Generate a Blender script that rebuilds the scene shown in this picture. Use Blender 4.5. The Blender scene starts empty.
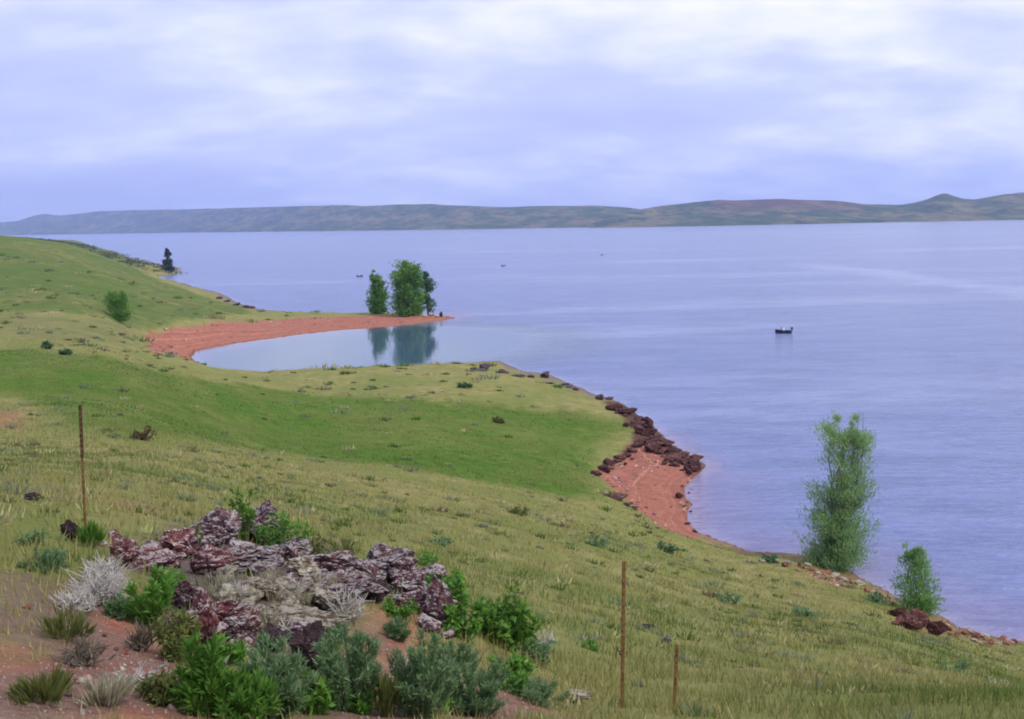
import bpy, bmesh, math, random
import numpy as np
from mathutils import Vector, Matrix, noise as mnoise

R_ = math.radians
rng = np.random.default_rng(7)
random.seed(7)
scene = bpy.context.scene
col = scene.collection

# ------------------------------------------------------------------ camera
W, H_, F = 1024, 719, 1100.0
CAM = np.array([0.0, 0.0, 20.0])
PITCH = math.atan(138.0 / F)
ROLL = R_(1.2)
FWD = np.array([0, math.cos(PITCH), -math.sin(PITCH)])
X0 = np.array([1.0, 0, 0])
U0 = np.array([0, math.sin(PITCH), math.cos(PITCH)])
RGT = X0 * math.cos(ROLL) - U0 * math.sin(ROLL)
UPV = U0 * math.cos(ROLL) + X0 * math.sin(ROLL)

cd = bpy.data.cameras.new('camera')
cam = bpy.data.objects.new('camera', cd)
col.objects.link(cam)
cd.sensor_width = 36.0
cd.lens = 36.0 * F / W
cd.clip_start = 0.1
cd.clip_end = 40000
m = Matrix.Identity(4)
for i in range(3):
    m[i][0] = RGT[i]; m[i][1] = UPV[i]; m[i][2] = -FWD[i]; m[i][3] = CAM[i]
cam.matrix_world = m
scene.camera = cam


def ray(px, py):
    return FWD + RGT * ((px - W / 2) / F) - UPV * ((py - H_ / 2) / F)


def at_water(px, py):
    d = ray(px, py)
    return CAM + d * (-CAM[2] / d[2])


def at_dist(px, py, Y):
    d = ray(px, py)
    return CAM + d * (Y / d[1])


# ------------------------------------------------------------------ noise
def vnoise(x, y, seed=0):
    xi = np.floor(x).astype(np.int64); yi = np.floor(y).astype(np.int64)
    xf = x - xi; yf = y - yi
    xf = xf * xf * (3 - 2 * xf); yf = yf * yf * (3 - 2 * yf)

    def h(a, b):
        n = (a * 374761393 + b * 668265263 + seed * 974711) & 0xffffffff
        n = ((n ^ (n >> 13)) * 1274126177) & 0xffffffff
        return ((n ^ (n >> 16)) & 0xffff) / 65535.0
    a = h(xi, yi); b = h(xi + 1, yi); c = h(xi, yi + 1); d = h(xi + 1, yi + 1)
    return (a * (1 - xf) + b * xf) * (1 - yf) + (c * (1 - xf) + d * xf) * yf * 1.0


def fbm(x, y, seed=0, oct=4):
    s = 0; a = 0.5; t = 0
    for o in range(oct):
        s = s + a * (vnoise(x, y, seed + o * 17) * 2 - 1); t += a
        x = x * 2.03 + 13.7; y = y * 2.03 + 7.1; a *= 0.5
    return s / t


def sstep(a, b, x):
    t = np.clip((x - a) / (b - a), 0, 1)
    return t * t * (3 - 2 * t)


# ------------------------------------------------------------------ terrain
AP = 15.0                                         # fan apex behind the camera
land = [
    # px, py, distance
    (18, 702, 5.6), (100, 702, 6.0), (200, 702, 6.4), (300, 702, 7.0), (400, 702, 7.8), (500, 702, 8.8), (622, 702, 11.0),
    (750, 702, 11.2), (900, 702, 10.8), (1005, 702, 10.0), (-120, 702, 5.2), (1150, 702, 9.5),
    (18, 560, 9.5), (86, 540, 11.4), (18, 440, 42), (18, 400, 65), (18, 345, 105), (18, 310, 150), (18, 280, 220), (18, 238, 420),
    (86, 490, 20), (86, 450, 40), (86, 400, 62), (86, 345, 100), (86, 320, 140), (86, 300, 175), (86, 270, 260), (86, 249, 430),
    (120, 322, 150), (130, 335, 165), (150, 345, 168), (150, 300, 230), (150, 280, 350),
    (180, 600, 10), (180, 520, 16), (180, 460, 38), (180, 440, 52), (180, 400, 80), (180, 370, 110), (180, 359, 130),
    (300, 600, 12.5), (300, 540, 20), (300, 500, 36), (300, 462, 62), (300, 440, 78), (300, 400, 105), (300, 369, 138),
    (400, 367, 140), (390, 600, 13.5), (390, 540, 26), (390, 500, 42), (390, 470, 62), (390, 420, 92),
    (480, 366, 143), (480, 400, 110), (480, 440, 86), (480, 482, 65), (480, 540, 35), (480, 600, 18.5), (480, 660, 11.8),
    (600, 480, 76), (600, 502, 66), (600, 440, 95), (600, 540, 45), (600, 600, 24), (600, 660, 14.5), (560, 400, 117),
    (660, 500, 77), (640, 470, 86), (700, 560, 55), (700, 600, 35), (700, 650, 18.5),
    (775, 590, 46), (775, 640, 24), (850, 602, 44), (850, 640, 26), (850, 690, 14), (960, 652, 35), (960, 682, 20),
    (1005, 665, 34), (1150, 720, 30),
    (110, 252.5, 700), (75, 243.5, 800), (18, 238, 900), (140, 264, 560), (155, 270, 470), (50, 241, 1400), (-100, 238, 1500), (200, 300, 290), (-150, 240, 600), (-150, 300, 180), (-150, 400, 60), (-150, 238, 420),
    (-150, 236, 1100),
    (220, 325, 205), (300, 321, 228), (400, 317, 235),
]
P = [at_dist(*c) for c in land]
P += [np.array(q, float) for q in [(0, 0, 18.3), (-6, 0, 18.5), (6, 0, 17.9), (0, -9, 18.7), (-6, -10, 18.9), (6, -10, 18.4), (0, 3.2, 17.8)]]
shore_px = [(1005, 642), (982, 634), (960, 627), (945, 617), (928, 612), (905, 604), (880, 590), (850, 572), (820, 560), (795, 555), (750, 551), (715, 540), (698, 533), (688, 520),
            (690, 505), (684, 488), (690, 478), (702, 470), (704, 464), (690, 458), (672, 446), (655, 430), (640, 417), (622, 404), (600, 395), (575, 385),
            (550, 375), (520, 370)]
shore = [np.array(q, float) for q in [(400, -400, 0), (200, 0, 0), (80, 30, 0), (40, 42, 0), (27, 48.5, 0)]]
shore += [at_water(*p) for p in shore_px]
# hidden bank behind the crest of the meadow, then the cove and the spit
for p, Y in [((500, 0), 158), ((440, 0), 156), ((360, 0), 153), ((300, 0), 152), ((240, 0), 150), ((205, 0), 152)]:
    shore.append(np.array([(p[0] - 512) / F * Y, Y, 0.0]))
shore += [at_water(*p) for p in [(193, 357), (196, 351), (215, 347), (250, 341), (300, 334.5), (350, 329.5), (400, 325.5), (440, 321.5), (458, 318), (450, 316.2), (425, 314.0)]]
shore += [at_water(*p) for p in [(395, 313), (340, 312.5), (290, 311.5), (262, 310), (248, 307), (235, 302.5), (217, 293), (190, 285), (160, 277.5), (150, 277), (168, 275.5), (182, 273.5), (179, 267.5), (140, 261), (118, 254.5), (96, 247.5), (80, 242)]]
shore += [np.array(q, float) for q in [(-1500, 2300, 0), (-4000, 2400, 0), (-4000, -600, 0), (400, -600, 0)]]
SH = np.array(shore)[:, :2]
for i, q in enumerate(shore[5:-5]):
    P.append(np.array([q[0], q[1], 0.35]))
P = np.array(P)


def fan(x, y):
    r = np.maximum(y + AP, 2.0)
    return x / r, np.log(r)


def tps_fit(px, pv, lam=0.004):
    n = len(px)
    d = np.linalg.norm(px[:, None] - px[None], axis=2)
    K = np.where(d > 0, d * d * np.log(d + 1e-12), 0) + lam * np.eye(n)
    Q = np.hstack([np.ones((n, 1)), px])
    A = np.block([[K, Q], [Q.T, np.zeros((3, 3))]])
    return np.linalg.solve(A, np.concatenate([pv, np.zeros(3)]))


US = 2.2
cu, cv = fan(P[:, 0], P[:, 1])
CP = np.stack([cu * US, cv], 1)
COEF = tps_fit(CP, P[:, 2])


def tps_eval(x, y):
    u, v = fan(x, y)
    q = np.stack([u * US, v], 1)
    out = np.empty(len(x))
    for a in range(0, len(x), 40000):
        b = q[a:a + 40000]
        d2 = (b[:, None, 0] - CP[None, :, 0]) ** 2 + (b[:, None, 1] - CP[None, :, 1]) ** 2
        out[a:a + 40000] = (0.5 * d2 * np.log(d2 + 1e-20)) @ COEF[:-3] + COEF[-3] + b @ COEF[-2:]
    return out


def poly_sd(x, y, poly):
    """signed distance to a polygon, positive inside"""
    best = np.full(len(x), 1e18); ins = np.zeros(len(x), bool)
    n = len(poly)
    for i in range(n):
        ax, ay = poly[i]; bx, by = poly[(i + 1) % n]
        dx, dy = bx - ax, by - ay
        L = dx * dx + dy * dy + 1e-12
        t = np.clip(((x - ax) * dx + (y - ay) * dy) / L, 0, 1)
        d = (x - ax - t * dx) ** 2 + (y - ay - t * dy) ** 2
        np.minimum(best, d, out=best)
        c = (ay > y) != (by > y)
        if abs(dy) > 1e-12:
            ins ^= c & (x < (y - ay) / dy * dx + ax)
    d = np.sqrt(best)
    return np.where(ins, d, -d)


MOUND = [(-1.9, 10.6, 1.3, 0.30), (-0.9, 11.0, 1.2, 0.22)]


def height(x, y, full=False):
    x = np.asarray(x, float); y = np.asarray(y, float)
    r = np.maximum(y + AP, 2.0)
    s = poly_sd(x, y, SH)
    amp = np.clip(r * 0.006, 0.25, 2.2)
    s = s + fbm(x / (amp * 5), y / (amp * 5), 3) * amp + fbm(x / amp, y / amp, 9, 3) * amp * 0.35
    z = tps_eval(x, y)
    z = z + fbm(x / 9, y / 9, 21) * np.clip(r * 0.0035, 0.05, .8) + fbm(x / 1.3, y / 1.3, 31, 4) * 0.07 * sstep(140, 40, r) + fbm(x / 30, y / 30, 41) * 0.35 * sstep(60, 160, r)
    for mx, my, ms, mh in MOUND:
        z = z + mh * np.exp(-((x - mx) ** 2 + ((y - my) * .8) ** 2) / (ms * ms))
    bw = np.clip(r * 0.05, 2.0, 12.0)
    zl = np.maximum(z, 0.2 + 0.02 * np.maximum(s, 0)) * sstep(-0.1, 1.0, s / bw) ** 0.8
    zz = np.where(s > 0, zl + 0.02, np.maximum(s * 0.12, -2.5))
    if full:
        return zz, s
    return zz


TS = np.exp(np.linspace(math.log(4.0), math.log(1600), 1600))


def gp(px, py):
    """point of the ground seen along a ray"""
    d = ray(px, py); d = d / d[1]
    pts = CAM[None] + d[None] * TS[:, None]
    hz = height(pts[:, 0], pts[:, 1])
    below = np.nonzero(pts[:, 2] < hz)[0]
    if len(below) == 0:
        return at_water(px, py)
    i = below[0]
    if i == 0:
        return pts[0]
    a = pts[i - 1, 2] - hz[i - 1]; b = hz[i] - pts[i, 2]
    t = a / (a + b)
    return pts[i - 1] * (1 - t) + pts[i] * t


def gz(x, y):
    return float(height(np.array([x]), np.array([y]))[0])


def zone(px_list):
    q = np.array([gp(*p) for p in px_list])
    u, v = fan(q[:, 0], q[:, 1])
    return np.stack([u * US, v], 1)


ZG = zone([(-60, 350), (18, 349), (60, 353), (150, 368), (250, 384), (330, 394), (430, 397), (520, 405), (585, 411), (632, 428), (606, 452), (598, 478), (606, 500),
           (570, 502), (480, 483), (400, 468), (300, 456), (200, 441), (130, 437), (60, 425), (18, 398), (-60, 390)])
ZR = [zone([(596, 472), (622, 455), (640, 440), (662, 440), (700, 466), (692, 500), (700, 538), (676, 534), (640, 512), (618, 492)]),
      zone([(146, 334), (180, 327), (240, 321.5), (300, 317.8), (400, 315.6), (455, 316), (459, 319), (400, 326), (300, 335), (200, 352), (194, 357), (150, 354)]),
      zone([(70, 592), (100, 588), (140, 600), (165, 640), (190, 668), (215, 720), (100, 740), (-40, 740), (-60, 650), (40, 648), (85, 635)]),
      zone([(375, 612), (415, 610), (420, 640), (410, 660), (405, 740), (330, 740), (378, 660)]),
      zone([(470, 690), (540, 680), (560, 720), (470, 730)]),
      zone([(-90, 408), (-20, 406), (30, 414), (20, 428), (-60, 432)]),
      zone([(120, 506), (140, 504), (158, 509), (140, 514)]),
      zone([(795, 566), (850, 577), (846, 588), (806, 578)]),
      zone([(895, 600), (950, 615), (1010, 640), (1010, 650), (950, 636), (905, 630)])]
ZB = zone([(105, 548), (160, 530), (215, 515), (290, 530), (360, 560), (400, 548), (440, 580), (458, 600), (452, 640), (420, 612), (370, 608), (350, 640), (330, 690), (290, 690), (240, 660), (190, 655), (165, 590), (110, 570)])
ZH = zone([(600, 400), (620, 402), (645, 415), (668, 440), (700, 460), (706, 471), (694, 474), (672, 458), (648, 446), (640, 448), (618, 462), (596, 476), (596, 470), (628, 448), (632, 430), (612, 408)])
ZL = zone([(-80, 236), (18, 236), (110, 250), (150, 276), (250, 308), (255, 315), (150, 330), (80, 315), (18, 312), (-80, 312)])
ZS = zone([(-80, 312), (18, 314), (80, 319), (140, 334), (135, 350), (60, 340), (-80, 335)])


def masks(x, y, s):
    r = y + AP
    u, v = fan(x, y)
    qx = u * US; qy = v
    n1 = fbm(qx * 45, qy * 22, 51); n2 = fbm(qx * 160, qy * 80, 61, 3)
    wob = n1 * 0.022 + n2 * 0.010
    g = sstep(-0.02, 0.035, poly_sd(qx, qy, ZG) + wob)
    red = np.zeros(len(x))
    for k, z in enumerate(ZR):
        w = (0.008, 0.014) if k < 2 else (0.02, 0.05)
        sd = poly_sd(qx, qy, z) + wob * (0.45 if k < 2 else 1.0)
        red = np.maximum(red, {5: .5, 7: .45, 8: .35}.get(k, 1.0) * sstep(-w[0], w[1] * 0.5, sd))
    edge = np.clip(r * 0.012, 0.5, 2.5)
    shore_ = sstep(edge * 1.2, edge * .4, s + n1 * edge)
    red = np.maximum(red, shore_ * .38 * ((x > 8) & (y < 85)))
    left = sstep(-0.01, 0.02, poly_sd(qx, qy, ZL) + wob * .6)
    band = sstep(-0.02, 0.03, poly_sd(qx, qy, ZS) + wob)
    return g, red, left, band, shore_


# ------------------------------------------------------------------ material helpers
def new_mat(name):
    mt = bpy.data.materials.new(name); mt.use_nodes = True
    nt = mt.node_tree
    for n in list(nt.nodes):
        nt.nodes.remove(n)
    out = nt.nodes.new('ShaderNodeOutputMaterial')
    bs = nt.nodes.new('ShaderNodeBsdfPrincipled')
    nt.links.new(bs.outputs[0], out.inputs[0])
    return mt, nt, bs, out


def N(nt, t, **kw):
    n = nt.nodes.new(t)
    for k, v in kw.items():
        setattr(n, k, v)
    return n


def noise_tex(nt, vec, scale, detail=4, rough=.55, dist=0.0):
    n = N(nt, 'ShaderNodeTexNoise')
    n.inputs['Scale'].default_value = scale; n.inputs['Detail'].default_value = detail
    n.inputs['Roughness'].default_value = rough; n.inputs['Distortion'].default_value = dist
    if vec is not None:
        nt.links.new(vec, n.inputs['Vector'])
    return n.outputs['Fac']


def ramp(nt, fac, stops, interp='LINEAR'):
    r = N(nt, 'ShaderNodeValToRGB'); r.color_ramp.interpolation = interp
    e = r.color_ramp.elements
    while len(e) < len(stops):
        e.new(0.5)
    for k, (p, c) in enumerate(stops):
        e[k].position = p
        e[k].color = (c, c, c, 1) if isinstance(c, (int, float)) else (*c, 1)
    nt.links.new(fac, r.inputs[0])
    return r.outputs[0]


def mix(nt, fac, a, b, mode='MIX'):
    n = N(nt, 'ShaderNodeMix', data_type='RGBA', blend_type=mode)
    for sock, v in ((n.inputs[0], fac), (n.inputs[6], a), (n.inputs[7], b)):
        if isinstance(v, (int, float)):
            sock.default_value = v
        elif isinstance(v, tuple):
            sock.default_value = (*v, 1)
        else:
            nt.links.new(v, sock)
    return n.outputs[2]


def math_n(nt, op, a, b=None, clamp=False):
    n = N(nt, 'ShaderNodeMath', operation=op); n.use_clamp = clamp
    for k, v in enumerate((a, b)):
        if v is None:
            continue
        if isinstance(v, (int, float)):
            n.inputs[k].default_value = v
        else:
            nt.links.new(v, n.inputs[k])
    return n.outputs[0]


def attr(nt, name, out='Fac'):
    a = N(nt, 'ShaderNodeAttribute', attribute_name=name)
    return a.outputs[out]


def bump(nt, bs, h, strength, dist):
    b = N(nt, 'ShaderNodeBump'); b.inputs['Strength'].default_value = strength; b.inputs['Distance'].default_value = dist
    nt.links.new(h, b.inputs['Height']); nt.links.new(b.outputs[0], bs.inputs['Normal'])


def objpos(nt):
    return N(nt, 'ShaderNodeTexCoord').outputs['Object']


# ------------------------------------------------------------------ mesh helpers
def mesh_np(name, verts, faces, mat, parent=None, smooth=False, tint=None, fattr=None, loc=None):
    verts = np.asarray(verts, np.float32); faces = np.asarray(faces, np.int32)
    me = bpy.data.meshes.new(name)
    nf, k = faces.shape
    me.vertices.add(len(verts)); me.vertices.foreach_set('co', verts.ravel())
    me.loops.add(nf * k); me.loops.foreach_set('vertex_index', faces.ravel())
    me.polygons.add(nf)
    me.polygons.foreach_set('loop_start', np.arange(0, nf * k, k, dtype=np.int32))
    me.polygons.foreach_set('loop_total', np.full(nf, k, np.int32))
    if smooth:
        me.polygons.foreach_set('use_smooth', np.ones(nf, bool))
    me.update(calc_edges=True)
    if tint is not None:
        a = me.attributes.new('tint', 'FLOAT_COLOR', 'POINT')
        c = np.ones((len(verts), 4), np.float32); c[:, :3] = tint
        a.data.foreach_set('color', c.ravel())
    for k2, v in (fattr or {}).items():
        a = me.attributes.new(k2, 'FLOAT', 'POINT'); a.data.foreach_set('value', np.asarray(v, np.float32))
    if mat is not None:
        me.materials.append(mat)
    o = bpy.data.objects.new(name, me); col.objects.link(o)
    if parent is not None:
        o.parent = parent
    if loc is not None:
        o.location = loc
    return o


def tag(o, label=None, cat=None, group=None, kind=None):
    if label: o['label'] = label
    if cat: o['category'] = cat
    if group: o['group'] = group
    if kind: o['kind'] = kind
    return o


def empty(name, loc, label, cat, group=None, rz=0.0):
    e = bpy.data.objects.new(name, None); col.objects.link(e)
    e.empty_display_size = 0.2
    e.location = loc; e.rotation_euler = (0, 0, rz)
    return tag(e, label, cat, group)


def copy_tree(o, parent=None):
    c = o.copy(); col.objects.link(c); c.parent = parent
    for ch in list(o.children):
        copy_tree(ch, c)
    return c


class MB:
    """tubes and boxes gathered into one mesh"""
    def __init__(s):
        s.v = []; s.f = []

    def tube(s, pts, rad, n=6):
        pts = [Vector(p) for p in pts]
        base = len(s.v)
        for i, p in enumerate(pts):
            a = pts[max(i - 1, 0)]; b = pts[min(i + 1, len(pts) - 1)]
            d = (b - a).normalized() if (b - a).length > 1e-9 else Vector((0, 0, 1))
            x = d.orthogonal().normalized(); y = d.cross(x)
            r = rad[i] if isinstance(rad, (list, tuple)) else rad
            for k in range(n):
                t = 2 * math.pi * k / n
                s.v.append(p + x * (r * math.cos(t)) + y * (r * math.sin(t)))
        for i in range(len(pts) - 1):
            for k in range(n):
                s.f.append((base + i * n + k, base + i * n + (k + 1) % n, base + (i + 1) * n + (k + 1) % n, base + (i + 1) * n + k))
        e = base + (len(pts) - 1) * n
        s.f.append(tuple(base + k for k in reversed(range(n)))); s.f.append(tuple(e + k for k in range(n)))
        return s

    def box(s, x0, x1, y0, y1, z0, z1, mtx=None):
        b = len(s.v)
        q = [Vector((x, y, z)) for z in (z0, z1) for (x, y) in ((x0, y0), (x1, y0), (x1, y1), (x0, y1))]
        s.v += [mtx @ p for p in q] if mtx else q
        for f in ((3, 2, 1, 0), (4, 5, 6, 7), (0, 1, 5, 4), (1, 2, 6, 5), (2, 3, 7, 6), (3, 0, 4, 7)):
            s.f.append(tuple(b + k for k in f))
        return s

    def build(s, name, mat, parent=None, smooth=False):
        me = bpy.data.meshes.new(name); me.from_pydata([tuple(v) for v in s.v], [], s.f)
        if smooth:
            for p in me.polygons: p.use_smooth = True
        me.materials.append(mat)
        o = bpy.data.objects.new(name, me); col.objects.link(o)
        if parent is not None: o.parent = parent
        return o


def leaves(points, dirs, length, width, seed, droop=0.0):
    """rhombic leaves: one folded quad each"""
    r = np.random.default_rng(seed)
    n = len(points)
    d = dirs / (np.linalg.norm(dirs, axis=1, keepdims=True) + 1e-9)
    rv = r.normal(size=(n, 3))
    sd = np.cross(d, rv); sd /= (np.linalg.norm(sd, axis=1, keepdims=True) + 1e-9)
    L = (length * r.uniform(.6, 1.35, n))[:, None]; Wd = (width * r.uniform(.6, 1.35, n))[:, None]
    nrm = np.cross(d, sd)
    a = points; b = points + d * L * .45 + sd * Wd * .5 + nrm * Wd * .15; c = points + d * L + np.array([0, 0, -droop]) * L; e = points + d * L * .45 - sd * Wd * .5 + nrm * Wd * .15
    v = np.stack([a, b, c, e], 1).reshape(-1, 3)
    f = np.arange(n * 4).reshape(n, 4)
    return v, f


# ------------------------------------------------------------------ materials
def leaf_mat(name, c0, c1, trans=0.35, rough=.55):
    mt, nt, bs, out = new_mat(name)
    t = attr(nt, 'tint', 'Color')
    sp = N(nt, 'ShaderNodeSeparateColor'); nt.links.new(t, sp.inputs[0])
    c = mix(nt, sp.outputs[0], c0, c1)
    nt.links.new(c, bs.inputs['Base Color']); bs.inputs['Roughness'].default_value = rough
    bs.inputs['Specular IOR Level'].default_value = .25
    tr = N(nt, 'ShaderNodeBsdfTranslucent'); nt.links.new(c, tr.inputs[0])
    mx = N(nt, 'ShaderNodeMixShader'); mx.inputs[0].default_value = trans
    nt.links.new(bs.outputs[0], mx.inputs[1]); nt.links.new(tr.outputs[0], mx.inputs[2]); nt.links.new(mx.outputs[0], out.inputs[0])
    return mt


def plain_mat(name, c0, c1, scale=8, rough=.7, bumps=0.3, metal=0.0):
    mt, nt, bs, out = new_mat(name)
    p = objpos(nt); n = noise_tex(nt, p, scale, 5, .6)
    nt.links.new(mix(nt, ramp(nt, n, [(.35, 0.0), (.65, 1.0)]), c0, c1), bs.inputs['Base Color'])
    bs.inputs['Roughness'].default_value = rough; bs.inputs['Metallic'].default_value = metal
    bs.inputs['Specular IOR Level'].default_value = .3
    if bumps: bump(nt, bs, n, bumps, .02)
    return mt


def rock_mat(name, purple, red, pale, palef, dark=(.02, .014, .016), scale=1.0):
    mt, nt, bs, out = new_mat(name)
    tc = N(nt, 'ShaderNodeTexCoord'); oi = N(nt, 'ShaderNodeObjectInfo')
    geo = N(nt, 'ShaderNodeNewGeometry')
    p = geo.outputs['Position']
    mp = N(nt, 'ShaderNodeMapping'); mp.inputs['Scale'].default_value = (1, 1, 1.1); nt.links.new(p, mp.inputs[0]); p = mp.outputs[0]
    n1 = noise_tex(nt, p, 3.2 * scale, 6, .65, .6); n2 = noise_tex(nt, p, 14 * scale, 6, .7, .4); n3 = noise_tex(nt, p, 42 * scale, 4, .7)
    c = mix(nt, ramp(nt, n1, [(.36, 0.0), (.62, 1.0)]), purple, red)
    c = mix(nt, ramp(nt, n2, [(.30, 1.0), (.46, 0.0)]), c, dark)
    sel = math_n(nt, 'MULTIPLY_ADD', n2, .6); nt.nodes[-1].inputs[2].default_value = 0.0
    sel = math_n(nt, 'ADD', sel, math_n(nt, 'MULTIPLY', n3, .4))
    sep = N(nt, 'ShaderNodeSeparateXYZ'); nt.links.new(geo.outputs['Normal'], sep.inputs[0])
    sel = math_n(nt, 'ADD', sel, math_n(nt, 'MULTIPLY', sep.outputs[2], .10))       # lichen settles on upward faces
    c = mix(nt, ramp(nt, sel, [(palef, 0.0), (palef + .05, 1.0)]), c, pale)
    v = math_n(nt, 'MULTIPLY_ADD', oi.outputs['Random'], .5); nt.nodes[-1].inputs[2].default_value = .75
    hs = N(nt, 'ShaderNodeHueSaturation'); nt.links.new(c, hs.inputs['Color']); nt.links.new(v, hs.inputs['Value'])
    nt.links.new(hs.outputs[0], bs.inputs['Base Color'])
    bs.inputs['Roughness'].default_value = .9; bs.inputs['Specular IOR Level'].default_value = .15
    bump(nt, bs, math_n(nt, 'ADD', n2, math_n(nt, 'MULTIPLY', n3, .5)), .9, .06 / scale)
    return mt


M = {}
M['leaf_dark'] = leaf_mat('leaf_dark', (.050, .120, .055), (.120, .215, .095))
M['leaf_mid'] = leaf_mat('leaf_mid', (.070, .190, .028), (.185, .370, .060))
M['leaf_willow'] = leaf_mat('leaf_willow', (.170, .320, .120), (.380, .540, .240), .55)
M['leaf_sapling'] = leaf_mat('leaf_sapling', (.110, .260, .065), (.260, .460, .130), .5)
M['leaf_bright'] = leaf_mat('leaf_bright', (.050, .140, .020), (.150, .300, .045))
M['leaf_olive'] = leaf_mat('leaf_olive', (.080, .100, .025), (.190, .210, .060))
M['leaf_sage'] = leaf_mat('leaf_sage', (.090, .175, .070), (.220, .330, .160))
M['leaf_conifer'] = leaf_mat('leaf_conifer', (.016, .040, .026), (.035, .070, .045), .15)
M['leaf_scrub'] = leaf_mat('leaf_scrub', (.045, .055, .030), (.11, .11, .055), .2)
M['leaf_brown'] = leaf_mat('leaf_brown', (.075, .045, .032), (.140, .085, .055))
M['dry'] = leaf_mat('dry', (.28, .25, .17), (.45, .42, .31), .2)
M['bark'] = plain_mat('bark', (.09, .075, .055), (.17, .14, .11), 12)
M['twig_pale'] = plain_mat('twig_pale', (.34, .31, .29), (.52, .49, .46), 30)
M['stem_green'] = plain_mat('stem_green', (.10, .12, .05), (.18, .18, .08), 20, bumps=.1)
M['rust'] = plain_mat('rust', (.13, .068, .026), (.26, .145, .055), 25, .85)
M['rust_dark'] = plain_mat('rust_dark', (.035, .022, .015), (.10, .05, .025), 25, .85)
M['rock'] = rock_mat('rock', (.088, .056, .085), (.165, .070, .075), (.40, .37, .37), .555)
M['rock_rust'] = rock_mat('rock_rust', (.12, .055, .078), (.22, .075, .072), (.43, .37, .37), .555)
M['rock_pale'] = rock_mat('rock_pale', (.17, .135, .105), (.22, .175, .125), (.38, .35, .29), .55, (.07, .05, .045))
M['rock_dark'] = rock_mat('rock_dark', (.045, .035, .045), (.075, .045, .05), (.36, .34, .36), .64)
M['rock_shore'] = rock_mat('rock_shore', (.050, .022, .026), (.105, .040, .035), (.26, .17, .15), .63, scale=.35)
M['rock_ledge'] = rock_mat('rock_ledge', (.085, .035, .034), (.16, .060, .048), (.33, .21, .17), .62, (.03, .014, .014), scale=.5)
M['rock_red'] = rock_mat('rock_red', (.20, .07, .055), (.33, .125, .085), (.42, .25, .19), .62, (.05, .022, .02), scale=.5)
M['hull_dark'] = plain_mat('hull_dark', (.018, .020, .035), (.028, .030, .05), 3, .35, 0)
M['deck_pale'] = plain_mat('deck_pale', (.70, .70, .72), (.82, .82, .84), 3, .5, 0)
M['motor'] = plain_mat('motor', (.012, .012, .014), (.022, .022, .026), 9, .4, 0)
M['glass_dark'] = plain_mat('glass_dark', (.05, .06, .08), (.06, .07, .09), 3, .1, 0)


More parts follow.
